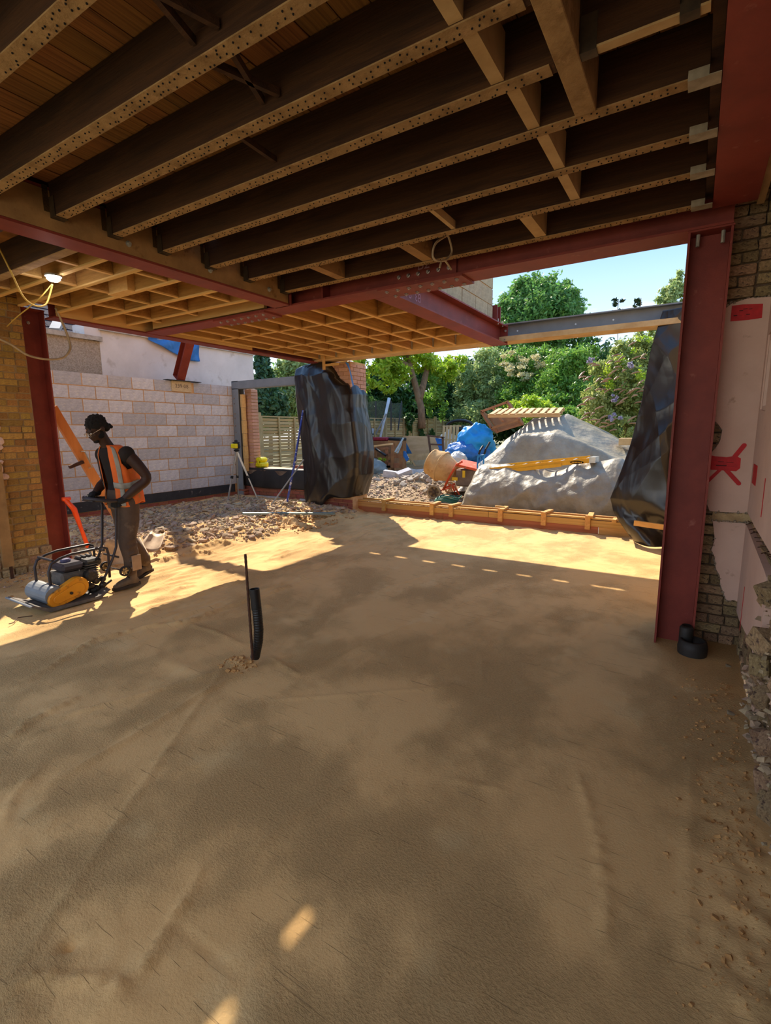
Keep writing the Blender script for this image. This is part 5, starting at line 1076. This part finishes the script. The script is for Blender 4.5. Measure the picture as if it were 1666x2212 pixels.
def oval(g, stations, n=20):
    """torso loft: (centre, half width x, half depth y)"""
    vs = []; fs = []
    for c, a, b in stations:
        for j in range(n): t = 2*math.pi*j/n; vs.append((c[0]+a*math.cos(t), c[1]+b*math.sin(t), c[2]))
    for i in range(len(stations)-1):
        for j in range(n): fs.append((i*n+j, i*n+(j+1) % n, (i+1)*n+(j+1) % n, (i+1)*n+j))
    fs += [tuple(range(n))[::-1], tuple(range((len(stations)-1)*n, len(stations)*n))]; g.add(vs, fs); return g
TOR = [(hip-Vector((0, 0, .08)), .15, .115), (hip, .165, .125), (waist, .145, .11), (chest, .165, .12), (uch, .17, .11), (uch+Vector((0, -.01, .045)), .13, .085), (nb+Vector((0, 0, .01)), .07, .065)]
oval(body, TOR)
limb(body, [nb-Vector((0, -.01, .03)), nb+Vector((0, -.035, .05)), hd+Vector((0, .03, -.06))], [.062, .056, .056])
# head: tilted down, facing -y
HR = Matrix.Rotation(math.radians(32), 3, 'X')      # pitch the face down
def hp(x, y, z): return hd+HR@Vector((x, y, z))   # head frame: -y = face, z = up
def he(g, c, r, rot=(0, 0, 0), n=14, m=9): g.ell(hp(*c), r, n, m, (math.radians(32)+rot[0], rot[1], rot[2])); return g
he(body, (0, .01, .03), (.076, .096, .088), n=20, m=14); he(body, (0, -.03, -.035), (.060, .068, .078), n=18, m=12)
he(body, (0, -.075, -.085), (.030, .026, .026)); he(body, (0, -.088, .018), (.052, .016, .014)); he(body, (0, -.088, -.045), (.030, .018, .020))
body.add([hp(-.009, -.09, .008), hp(.009, -.09, .008), hp(.020, -.095, -.034), hp(-.020, -.095, -.034), hp(0, -.124, -.026)], [(0, 1, 4), (1, 2, 4), (2, 3, 4), (3, 0, 4), (3, 2, 1, 0)])
he(body, (0, -.117, -.028), (.011, .012, .009)); he(body, (0, -.101, -.052), (.022, .011, .007)); he(body, (0, -.098, -.066), (.020, .012, .008))
for s in (-1, 1): he(body, (s*.077, .012, -.008), (.010, .020, .030)); he(body, (s*.038, -.070, -.025), (.022, .02, .018))
# arms
LS, LE, LWr = Vector((-4.865, 2.86, 1.39)), Vector((-4.745, 2.975, 1.14)), Vector((-4.875, 2.80, .945))
RS, RE, RWr = Vector((-5.235, 2.82, 1.38)), Vector((-5.30, 2.86, 1.12)), Vector((-5.20, 2.69, 1.00))
limb(body, [LS, (LS+LE)/2+Vector((.012, .006, .01)), LE, (LE+LWr)/2+Vector((.006, 0, 0)), LWr], [.068, .058, .047, .050, .034])
limb(body, [RS, (RS+RE)/2, RE, (RE+RWr)/2, RWr], [.066, .056, .046, .048, .034])
body.ell(LS, (.068, .068, .07)); body.ell(RS, (.066, .066, .07))
# legs
LL = [Vector((-4.965, 2.88, .88)), Vector((-4.94, 2.82, .50)), Vector((-4.93, 2.82, .11))]; RL = [Vector((-5.135, 2.90, .88)), Vector((-5.14, 2.93, .50)), Vector((-5.15, 3.12, .11))]
for Lg in (LL, RL): limb(body, [Lg[0], (Lg[0]+Lg[1])/2, Lg[1], Lg[1].lerp(Lg[2], .35)+Vector((0, .02, 0)), Lg[2]], [.088, .075, .055, .056, .036])
bo = remesh(body, 'body', skin, pe, .009, 4)
# trousers
tr_ = G(); oval(tr_, [(hip-Vector((0, 0, .10)), .168, .135), (hip-Vector((0, 0, .02)), .178, .14), (hip+Vector((0, 0, .07)), .17, .13), (waist-Vector((0, 0, .02)), .155, .12)])
for Lg, s in ((LL, 1), (RL, 0)): limb(tr_, [Lg[0]+Vector((0, 0, .02)), (Lg[0]+Lg[1])/2+Vector((0, .01, 0)), Lg[1]+Vector((0, 0, 0)), Lg[1].lerp(Lg[2], .5)+Vector((0, .025, 0)), Lg[2]+Vector((0, .0, .06))], [.112, .104, .086, .078, .062], 16)
for k in range(7):
    z = .22+.07*k; c = LL[1].lerp(LL[2], (.50-z)/.39) if z < .5 else LL[0].lerp(LL[1], (.88-z)/.38); tr_.tube([c+Vector((.075, -.04, 0)), c+Vector((.085, .02, .015)), c+Vector((.03, .085, .03))], .012, 6)
remesh(tr_, 'trousers', tro, pe, .011, 3)
G().obox((-4.845, 2.845, .27), (.012, .10, .16), (.0, 0, 0)).build('shin_patch', mat('patchcloth', 'a08468', '8c725a', 6, rough=.9), pe, bevel=.004)
# shirt
sh_ = G(); oval(sh_, [(c, a+.012, b+.012) for c, a, b in TOR[1:-1]]+[(nb+Vector((0, 0, 0)), .078, .072)]); sh_.ell(LS, (.078, .078, .085)); sh_.ell(RS, (.076, .076, .085))
remesh(sh_, 'shirt', shirt, pe, .010, 3)
# vest : open shell round the torso
def vest_pt(a, v, off=0):
    """a = angle (-pi/2 faces -y), v = 0 hem .. 1 shoulder"""
    st = [(0, (-5.05, 2.90, .875), .195, .165), (.25, (-5.05, 2.90, 1.02), .182, .150), (.6, (-5.05, 2.875, 1.25), .190, .148), (.85, (-5.05, 2.845, 1.39), .185, .132), (.95, (-5.05, 2.825, 1.455), .145, .100), (1, (-5.05, 2.805, 1.485), .095, .075)]
    for (t0, c0, w0, d0), (t1, c1, w1, d1) in zip(st, st[1:]):
        if v <= t1: k = (v-t0)/(t1-t0); c = [p+(q-p)*k for p, q in zip(c0, c1)]; w = w0+(w1-w0)*k; d = d0+(d1-d0)*k; break
    r = 1+.035*math.sin(a*7+v*5)*(1-v)+.02*math.sin(a*13+v*11)*(1-v)
    ca, sa = math.cos(a), math.sin(a); k = (abs(ca)**2.6+abs(sa)**2.6)**(-1/2.6)
    tilt = .05*(1-v)*(math.sin(a)*.8)    # hem dips at the back
    return (c[0]+(w+off)*ca*k*r, c[1]+(d+off)*sa*k*r, c[2]-tilt*0+.02*math.sin(a*3)*(1-v))
def vest(name, a0, a1, v0, v1, m, off=0, nu=90, nv=40, th=.004, par=None, hole=True):
    g = G(); g.v = [vest_pt(a0+(a1-a0)*i/(nu-1), v0+(v1-v0)*j/(nv-1), off) for j in range(nv) for i in range(nu)]
    for j in range(nv-1):
        for i in range(nu-1):
            a = a0+(a1-a0)*(i+.5)/(nu-1); v = v0+(v1-v0)*(j+.5)/(nv-1)
            if hole and min(abs(math.sin(a)), 1) < .42*math.sin(min(1, max(0, (v-.58)/.34))*math.pi)**.5+.0 and .58 < v < .96: continue
            g.f.append((j*nu+i, j*nu+i+1, (j+1)*nu+i+1, (j+1)*nu+i))
    o = g.build(name, m, par or pe, smooth=True); md = o.modifiers.new('s', 'SOLIDIFY'); md.thickness = th; return o
ve = vest('hi_vis_vest', -math.pi/2+.48, 1.5*math.pi-.48, 0, 1, hiv)
for a, b, c, d in ((-math.pi/2+.78, -math.pi/2+1.02, .02, .98), (1.5*math.pi-1.02, 1.5*math.pi-.78, .02, .98), (math.pi/2-.55, math.pi/2-.3, .3, .95), (math.pi/2+.3, math.pi/2+.55, .3, .95)): vest('reflective_strip', a, b, c, d, refl, .005, 8, 30, .002, ve, False)
vest('reflective_band', -math.pi/2+.48, 1.5*math.pi-.48, .30, .39, refl, .006, 90, 4, .002, ve, False)
# head details
ha = G(); he(ha, (0, .022, .045), (.086, .102, .088), n=20, m=14); he(ha, (0, .075, -.01), (.068, .045, .065)); he(ha, (.0, .125, -.035), (.022, .022, .020)); he(ha, (.025, .120, -.05), (.016, .02, .018))
random.seed(6)
for k in range(60):
    t, p_ = rn(0, 6.3), rn(.1, 1.7); he(ha, (.084*math.sin(p_)*math.cos(t), .022+.1*math.sin(p_)*math.sin(t), .045+.087*math.cos(p_)), (.012, .012, .012), n=6, m=4)
remesh(ha, 'hair', hairm, pe, .006, 1)
be = G(); he(be, (0, -.078, -.092), (.036, .028, .022)); he(be, (.055, -.03, -.062), (.014, .035, .026)); he(be, (-.055, -.03, -.062), (.014, .035, .026)); he(be, (.06, -.005, -.035), (.010, .018, .035)); he(be, (-.06, -.005, -.035), (.010, .018, .035))
remesh(be, 'beard', hairm, pe, .006, 2)
gs = empty('glasses', tuple(hd), None); gs.parent = pe; gs.location = hd-Vector(worldloc(pe))
gm = mat('glassframe', 'b5a48c', rough=.3, metal=.6)
for s in (-1, 1):
    G().tube([hp(s*.033+.024*math.cos(t), -.115, -.002+.019*math.sin(t)) for t in np.linspace(0, 6.28, 17)[:-1]], .0022, 5, closed=True).build('rim', gm, gs)
    G().tube([hp(s*.057, -.113, .002), hp(s*.078, -.06, .004), hp(s*.080, .015, .002)], .002, 5).build('temple', gm, gs)
G().tube([hp(-.010, -.116, .0), hp(0, -.119, .004), hp(.010, -.116, .0)], .002, 5).build('bridge', gm, gs)
for s in (-1, 1):
    ey = G(); he(ey, (s*.031, -.091, .0), (.011, .008, .008)); ey.build('eye', mat('eyew', 'd8d0c4', rough=.3) if 'eyew' not in MATS else MATS['eyew'], pe, smooth=True)
# gloves: palm and five bent fingers closed on the handle
def glove(nm, w, axis, down, fwd, side):
    """w wrist, axis = handle direction, fwd = direction fingers reach before curling, down = curl direction"""
    g = G(); w = Vector(w); axis, down, fwd = [Vector(v).normalized() for v in (axis, down, fwd)]
    pc = w+fwd*.055; g.ell(w, (.034, .034, .034)); limb(g, [w-fwd*.03, w+fwd*.03], [.036, .034], 12, 2)
    for k in range(4):
        b = pc+axis*(k-1.5)*.021; limb(g, [w+axis*(k-1.5)*.012+fwd*.01, b], [.020, .017], 10, 2); l = (.9, 1.05, 1.0, .8)[k]
        limb(g, [b, b+fwd*.030*l+down*.006, b+fwd*.034*l+down*.034*l, b+fwd*.008+down*.048*l], [.0125, .0115, .0105, .0095], 8, 3)
    t0 = w+fwd*.02+axis*side*.030; limb(g, [t0, t0+fwd*.02+axis*side*.014+down*.012, t0+fwd*.035+down*.036+axis*side*.006], [.014, .012, .010], 8, 3)
    return remesh(g, nm, gl, pe, .0045, 1)
glove('left_glove', LWr+Vector((-.005, -.01, -.01)), (.15, .35, .0), (0, .1, -1), (-.45, -.85, -.35), -1)
glove('right_glove', RWr+Vector((0, -.01, -.01)), (1, 0, 0), (0, .1, -1), (.1, -1, -.3), 1)
# boots
def boot(ank, toe, lift=0):
    a, t = Vector(ank), Vector(toe); d = (t-a); d.z = 0; d.normalize(); g = G(); r = Vector((d.y, -d.x, 0))
    limb(g, [a+Vector((0, 0, .07)), a, a-Vector((0, 0, .035))], [.052, .050, .048], 12, 3)
    limb(g, [a-d*.03-Vector((0, 0, .055)), a+d*.06-Vector((0, 0, .045+lift*.3)), a+d*.13-Vector((0, 0, .060+lift*.8)), a+d*.18-Vector((0, 0, .072+lift))], [.042, .044, .042, .032], 12, 3)
    o = remesh(g, 'boot', bootm, pe, .007, 2)
    s = G(); z0 = a.z-.105
    c0 = [(-.075, -.03), (-.08, 0), (-.075, .03), (0, .036), (.10, .048), (.17, .044), (.215, .02), (.215, -.02), (.17, -.044), (.10, -.048), (0, -.036)]
    s.prism(c0, lambda u, v: tuple(a+d*u+r*v+Vector((0, 0, -.105-(lift*(u+.07)/.25)))), (0, 0, .028)); s.build('sole', solem, o, fix=True)
    for k in range(4): G().tube([a+d*(.045+.022*k)+r*.03-Vector((0, 0, .005+.014*k)), a+d*(.05+.022*k)-Vector((0, 0, -.006+.014*k)), a+d*(.045+.022*k)-r*.03-Vector((0, 0, .005+.014*k))], .0035, 5).build('lace', MATS['dark'], o)
boot((-4.93, 2.83, .115), (-4.92, 2.60, 0)); boot((-5.15, 3.13, .15), (-5.12, 2.95, 0), .045)
# ================================================================ PLATE COMPACTOR
pc = empty('plate_compactor', (-5.05, 2.2, 0), 'orange petrol plate compactor pushed by the worker', 'compactor')
blkm = mat('machblack', '2b2826', '1f1d1c', 8, rough=.45, c3='6b5a48', c3s=12, c3t=.62); org = mat('machorange', 'e89a1e', 'd98a18', 5, rough=.5, c3='8a5a20', c3s=9, c3t=.62); grm = mat('machgrey', '6d655c', '544d46', 15, rough=.7, bump=.4); tube_m = mat('machtube', '3c3436', '2b2628', 8, rough=.45)
def Wp(px, py, X): return at(px, py, X=X)
# base plate with upturned ends
pr = [(1.84, .105), (1.86, .115), (1.99, .045), (2.42, .040), (2.52, .085), (2.53, .075), (2.43, .014), (1.98, .016)]
g = G(); g.prism(pr, lambda a, b: (-5.30, a, b), (.50, 0, 0)); g.build('base_plate', grm, pc, fix=True)
G().tube([(-5.30, 1.84, .108), (-4.80, 1.84, .108)], .010, 8).build('plate_lip', MATS['greysteel'], pc)
G().lathe([(.0, -.20), (.085, -.2), (.09, -.18), (.09, .18), (.085, .2), (.0, .2)], (-5.06, 2.06, .135), (1, 0, 0), 20, False).build('exciter_drum', MATS['greysteel'], pc, smooth=False)
G().box(-5.22, -4.90, 2.0, 2.44, .10, .145).build('deck', blkm, pc, bevel=.01)
for x in (-5.22, -4.92):
    for y in (2.03, 2.42): G().lathe([(.028, 0), (.034, .02), (.028, .04)], (x, y, .06), (0, 0, 1), 12).build('rubber_mount', blk, pc)
# belt guard: tangent hull of two circles
def hull2(c1, r1, c2, r2, n=14):
    c1, c2 = Vector(c1), Vector(c2); d = c2-c1; L_ = d.length; th = math.atan2(d.y, d.x); al = math.acos((r1-r2)/L_); o = []
    for k in range(n+1): a = th+al+(2*math.pi-2*al)*k/n; o.append((c1.x+r1*math.cos(a), c1.y+r1*math.sin(a)))
    for k in range(n+1): a = th-al+2*al*k/n; o.append((c2.x+r2*math.cos(a), c2.y+r2*math.sin(a)))
    return o
a, b = Wp(124, 1296, -4.84), Wp(170, 1268, -4.84)
g = G(); g.prism(hull2((a.y, a.z), .075, (b.y, b.z), .095), lambda u, v: (-4.905, u, v), (.07, 0, 0)); bg = g.build('belt_guard', org, pc, fix=True, bevel=.012)
g = G(); g.prism(hull2((a.y+.005, a.z+.003), .040, (b.y-.005, b.z-.01), .058), lambda u, v: (-4.836, u, v), (.010, 0, 0)); g.build('guard_boss', org, bg, fix=True, bevel=.004)
G().lathe([(.014, 0), (.014, .012)], (-4.826, (a.y+b.y)/2+.02, (a.z+b.z)/2), (1, 0, 0), 10).build('guard_bolt', blkm, bg)
# engine
en = G().box(-5.17, -4.93, 2.16, 2.42, .17, .30).build('crankcase', grm, pc, bevel=.02)
for k in range(7): G().box(-5.19, -4.91, 2.37+.0, 2.49, .20+.022*k, .208+.022*k).build('cooling_fin', grm, en)
G().box(-5.16, -4.90, 2.16, 2.36, .315, .395).build('fuel_tank', mat('tank', '3d3a44', '2d2a33', 6, rough=.35), pc, bevel=.025)
G().lathe([(.042, 0), (.045, .02), (.036, .032)], (-5.02, 2.25, .392), (0, 0, 1), 16).build('tank_cap', mat('capblue', '5f5b78', rough=.4), pc)
G().box(-5.18, -4.92, 2.38, 2.54, .31, .385).build('air_filter', blkm, pc, bevel=.02)
g = G(); random.seed(3)
for k in range(9): g.lathe([(.012, 0), (.016, .012), (.012, .024)], (-5.14+.03*(k % 3)+.02, 2.40+.045*(k//3), .382), (0, 0, 1), 8)
g.build('filter_grille', grm, pc)['kind'] = 'stuff'
G().lathe([(.055, 0), (.06, .02), (.06, .06), (.04, .07)], (-4.93, 2.40, .24), (1, 0, 0), 16).build('recoil_starter', blkm, pc)
G().lathe([(.035, 0), (.035, .12)], (-5.16, 2.15, .27), (0, 1, 0), 12).build('silencer', grm, pc)
for k, (x, y, z, r) in enumerate(((-4.95, 2.47, .16, .035), (-4.92, 2.52, .11, .03), (-4.98, 2.55, .15, .03), (-4.93, 2.46, .09, .028))): G().lathe([(r*.7, -.02), (r, -.01), (r, .02), (r*.6, .03)], (x, y, z), (1, 0, 0), 10).build('linkage_boss', blkm, pc)
# roll bars
for x in (-4.93, -5.20): G().tube([(x, 2.06, .14), (x, 2.06, .36), (x, 2.085, .42), (x, 2.16, .455), (x, 2.26, .475), (x, 2.56, .480), (x, 2.60, .46), (x, 2.61, .40), (x, 2.60, .16)], .0125, 10).build('roll_bar', tube_m, pc, smooth=True)
for y in (2.10, 2.57): G().tube([(-4.93, y, .45), (-5.20, y, .45)], .0115, 8).build('roll_bar_cross', tube_m, pc)
# handle
for x in (-4.92, -5.18):
    G().tube([(x, 2.48, .09), (x, 2.56, .20), (x, 2.64, .34), (x, 2.69, .46), (x, 2.73, .86), (x, 2.72, .905)], .0125, 10).build('handle_tube', tube_m, pc, smooth=True)
    G().cyl((x, 2.61, .13), (x, 2.46, .06), .011, 8).build('handle_link', tube_m, pc)
G().tube([(-4.92, 2.70, .35), (-5.18, 2.70, .35)], .012, 8).build('handle_brace', tube_m, pc)
G().tube([(-4.90, 2.80, .93), (-4.90, 2.66, .935), (-4.94, 2.56, .955), (-5.05, 2.50, .968), (-5.18, 2.56, .965), (-5.22, 2.66, .945), (-5.20, 2.80, .93), (-5.05, 2.83, .93)], .019, 10, closed=True).build('grip_loop', tube_m, pc, smooth=True)
G().bar((-5.05, 2.52, .945), (-5.05, 2.78, .915), .20, .012).build('handle_tray', tube_m, pc)
wheel('transport_wheel', (-4.86, 2.72, .205), .052, (1, 0, 0), blk, mat('spokegold', 'b59a6a', rough=.6), pc, .035)
wheel('transport_wheel', (-5.22, 2.72, .205), .052, (1, 0, 0), blk, MATS['spokegold'], pc, .035)
G().cyl((-4.86, 2.72, .205), (-5.22, 2.72, .205), .008).build('wheel_axle', tube_m, pc)
tag(G().tube([(-4.86, 1.86, .012), (-4.90, 1.76, .02), (-4.82, 1.70, .012), (-4.80, 1.66, .02)], .004, 5).build('wire_offcut', MATS['rust']), 'short bent wire lying in the sand before the compactor', 'wire')
# ================================================================ SMALL THINGS
# duct and steel rod standing in the sand
b0 = (-2.56, 2.26)
dp = empty('drain_duct', (-2.56, 2.27, 0), 'black plastic duct sticking up out of the sand beside the rusty rod', 'duct')
PP = [at(551, 1420, Y=2.25), at(554, 1405, Y=2.25), at(558, 1385, Y=2.25), at(559, 1360, Y=2.25), at(557, 1335, Y=2.25), at(554.5, 1312, Y=2.25)]; path = []
for i in range(len(PP)-1):
    for k in range(9): path.append(PP[i].lerp(PP[i+1], k/9))
path.append(PP[-1])
G().tube(path, [.0315+.0016*(i % 2) for i in range(len(path))], 20).build('ribbed_hose', MATS['pipe'], dp)
a, b = at(554.5, 1316, Y=2.25), at(549.5, 1272, Y=2.25); ax = (b-a)
G().lathe([(.0335, 0), (.0345, ax.length), (.030, ax.length), (.030, .01), (.0335, 0)], a, ax, 24, False).build('socket', MATS['pipe'], dp)
G().lathe([(.030, 0), (.001, .002)], a+ax*.25, ax, 20).build('bore', MATS['dark'], dp)
ra, rb_ = at(546, 1425, Y=2.19), at(530, 1197, Y=2.24); rd = [ra.lerp(rb_, t/40) for t in range(41)]
tag(G().tube(rd, [.0085+.0012*(i % 2) for i in range(41)], 8).build('steel_rod', MATS['rust']), 'thin rusty ribbed steel rod standing upright in the sand', 'rod')
scatter('sand_lumps', (-2.70, -2.45, 2.08, 2.26), 60, hf, mat('sandclod', 'c4965e', 'a87a46', 12, rough=.95, bump=.5), floor, .01, .028, seed=9)
scatter('sand_lumps', (-6.3, -5.2, 5.7, 7.3), 500, hf, MATS['sandclod'], floor, .01, .05, seed=10)
scatter('sand_lumps', (-6.3, -4.9, 1.4, 3.4), 220, hf, MATS['sandclod'], floor, .006, .03, seed=16, ok=lambda x, y, r: r.random() < smooth(-5.2, -6.2, x))
scatter('sand_lumps', (.02, .33, .6, 3.6), 900, hf, MATS['sandclod'], floor, .004, .016, seed=13, ok=lambda x, y, r: r.random() < smooth(.0, .3, x))
# timber raker and orange tool behind the column
rk = empty('timber_raker', (-6.9, 3.6, 0), 'timber plank sloping down behind the left red column, with a metal clamp', 'timber')
p, q = Vector((-6.9, 3.02, 2.12)), Vector((-6.9, 3.74, .10)); p = at(112, 880, X=-6.9); q = at(235, 1085, X=-6.9); q = p+(q-p)*1.55
if q.z < .02: q = p+(q-p)*((p.z-.02)/(p.z-q.z))
G().bar(p, q, .05, .115, (0, 1, .35)).build('plank', mat('orangewood', 'd58a4a', 'c07a3e', 4, rough=.8, bump=.2, stretch=(1, 2, .4)), rk)
c = at(172, 1003, X=-6.85); G().bar(c-Vector((0, .13, .03)), c+Vector((0, .05, .03)), .04, .04).build('clamp', MATS['rust'], rk)
c = at(185, 995, X=-6.85); G().tube([c+Vector((0, -.05, .12)), c+Vector((0, .0, .12)), c+Vector((0, .08, -.10)), c+Vector((0, .03, -.1))], .008, 6).build('clamp_frame', MATS['galv'], rk)
sh = empty('shovel', (-6.6, 3.3, 0), 'orange fibreglass shaft leaning behind the foot of the left column', 'shovel')
of = mat('orangefibre', 'ff5a1e', 'f04e18', 5, rough=.4)
a, b, c_ = at(140, 1078, X=-6.45), at(160, 1100, X=-6.45), at(190, 1182, X=-6.45)
G().tube([a, b, b.lerp(c_, .5), c_], [.026, .034, .022, .026], 12).build('shaft', of, sh, smooth=True)
G().tube([a+Vector((0, -.03, .0)), a, a+Vector((0, .06, .0))], .025, 10).build('grip', of, sh, smooth=True)
G().tube([c_, c_+(c_-b).normalized()*.2], .018, 8).build('steel_socket', MATS['greysteel'], sh)
def blade(nm, label, c, rot, w, l, m):
    g = G(); nu, nv = 9, 7
    M = Euler(rot).to_matrix()
    for j in range(nv):
        for i in range(nu):
            u, v = i/(nu-1)-.5, j/(nv-1); ww = w*(1-.35*v*v); g.v.append(tuple(Vector(c)+M@Vector((u*ww, v*l, .35*w*(u*u)*2))))
    g.f = [(j*nu+i, j*nu+i+1, (j+1)*nu+i+1, (j+1)*nu+i) for j in range(nv-1) for i in range(nu-1)]
    return g
e = empty('spade', tuple(at(243, 1205, Z=.05)), 'pale worn spade blade standing in the sand behind the compactor handle', 'spade')
p = at(243, 1218, X=-5.9); o = blade('', '', (p.x, p.y, p.z-.05), (1.35, .2, 1.2), .30, .34, None).build('blade', mat('worn', 'c9ae8c', 'a98f70', 8, rough=.6, metal=.2), e, smooth=True); md = o.modifiers.new('s', 'SOLIDIFY'); md.thickness = .004
e = empty('spade', tuple(at(310, 1190, Z=.1)), 'worn shovel lying on the rubble just behind the worker', 'spade')
p = at(322, 1195, Z=.10); o = blade('', '', (p.x, p.y, p.z+.02), (.5, .1, .6), .26, .34, None).build('blade', MATS['worn'], e, smooth=True); md = o.modifiers.new('s', 'SOLIDIFY'); md.thickness = .004
G().tube([at(318, 1196, X=p.x+.05), at(300, 1162, X=p.x-.25)], .017, 8).build('shaft', MATS['worn'], e)
# timber board at the left edge
tag(G().bar((-6.36, 2.27, .15), (-6.40, 2.29, 1.30), .10, .04, (1, 0, 0)).build('leaning_board', MATS['pinedim']), 'timber board standing against the yellow bricks at the left edge', 'board')
tag(G().bar((-6.36, 2.29, .0), (-6.36, 2.29, .16), .03, .015, (1, 0, 0)).build('steel_strip', MATS['rust']), 'thin steel strip under the board at the left edge', 'strip')
# lamp and its cables
lp = empty('bulkhead_lamp', (-4.77, 2.33, 2.93), 'lit round work lamp fixed under the joists at the left', 'lamp')
lc = at(116, 606, Z=2.90)
em = bpy.data.materials.new('lamp_glow'); em.use_nodes = True; bs = em.node_tree.nodes['Principled BSDF']; bs.inputs['Emission Color'].default_value = (.85, .9, 1, 1); bs.inputs['Emission Strength'].default_value = 14
G().lathe([(.052, .0), (.052, -.02), (.035, -.035), (.001, -.04)], lc+Vector((0, 0, .03)), (0, 0, 1), 18).build('glowing_disc', em, lp, smooth=True)
G().lathe([(.065, .03), (.065, .045), (.04, .05)], lc, (0, 0, 1), 18).build('lamp_base', MATS['galv'], lp)
pl = bpy.data.lights.new('lamp_light', 'POINT'); plo = bpy.data.objects.new('lamp_light', pl); COL.objects.link(plo); plo.location = lc+Vector((0, 0, -.08)); pl.energy = .6; pl.color = (.95, .93, 1); pl.shadow_soft_size = .05
ylw = mat('cableyellow', 'c9a24a', rough=.5); gry = mat('cablegrey', 'b59f80', '9c886c', 9, rough=.5)
def cable(nm, pix, X0, r, m, label):
    P_ = [at(px, py, X=X0+dx) for px, py, dx in pix]; out = []
    for i in range(len(P_)-1):
        p0, p1, p2, p3 = P_[max(i-1, 0)], P_[i], P_[i+1], P_[min(i+2, len(P_)-1)]
        for k in range(8): t = k/8; out.append(.5*((2*p1)+(p2-p0)*t+(2*p0-5*p1+4*p2-p3)*t*t+(3*p1-p0-3*p2+p3)*t**3))
    out.append(P_[-1]); return tag(G().tube(out, r, 6).build(nm, m, smooth=True), label, 'cable')
cable('cable', [(-40, 470, 0), (0, 540, 0), (25, 590, 0), (50, 640, 0), (75, 660, 0), (98, 658, 0), (108, 635, 0), (113, 614, .05)], -4.9, .0075, ylw, 'yellow cable looping down from the upper left edge to the lit lamp')
cable('cable', [(112, 614, .1), (80, 650, 0), (40, 682, -.6), (15, 705, -1.2)], -5.0, .0055, ylw, 'thin straight yellow cable from the lit lamp down to the brick wall')
cable('cable', [(-10, 728, 0), (25, 745, 0), (60, 767, 0), (100, 776, 0), (135, 773, 0), (151, 755, 0), (149, 735, 0), (138, 705, 0), (120, 665, 0)], -6.2, .0125, gry, 'thick beige cable hanging in a loop across the left red column')
cable('cable', [(968, 350, 0), (965, 430, .0), (968, 510, .0)], -1.72, .0035, gry, 'thin wire dangling between the joists near the middle')
def at2(*a): return a
cable('cable', [(967, 508, 0), (942, 525, 0), (935, 550, 0), (942, 562, 0), (962, 562, 0), (976, 545, 0), (972, 520, 0), (966, 506, 0)], -1.74, .0085, gry, 'knotted loop of beige cable hanging from the joists near the red beam splice')
cable('cable', [(950, 578, 0), (958, 560, 0), (975, 582, 0)], -1.74, .008, gry, 'short crossed cable end below the knotted cable loop')
# sand bank stones
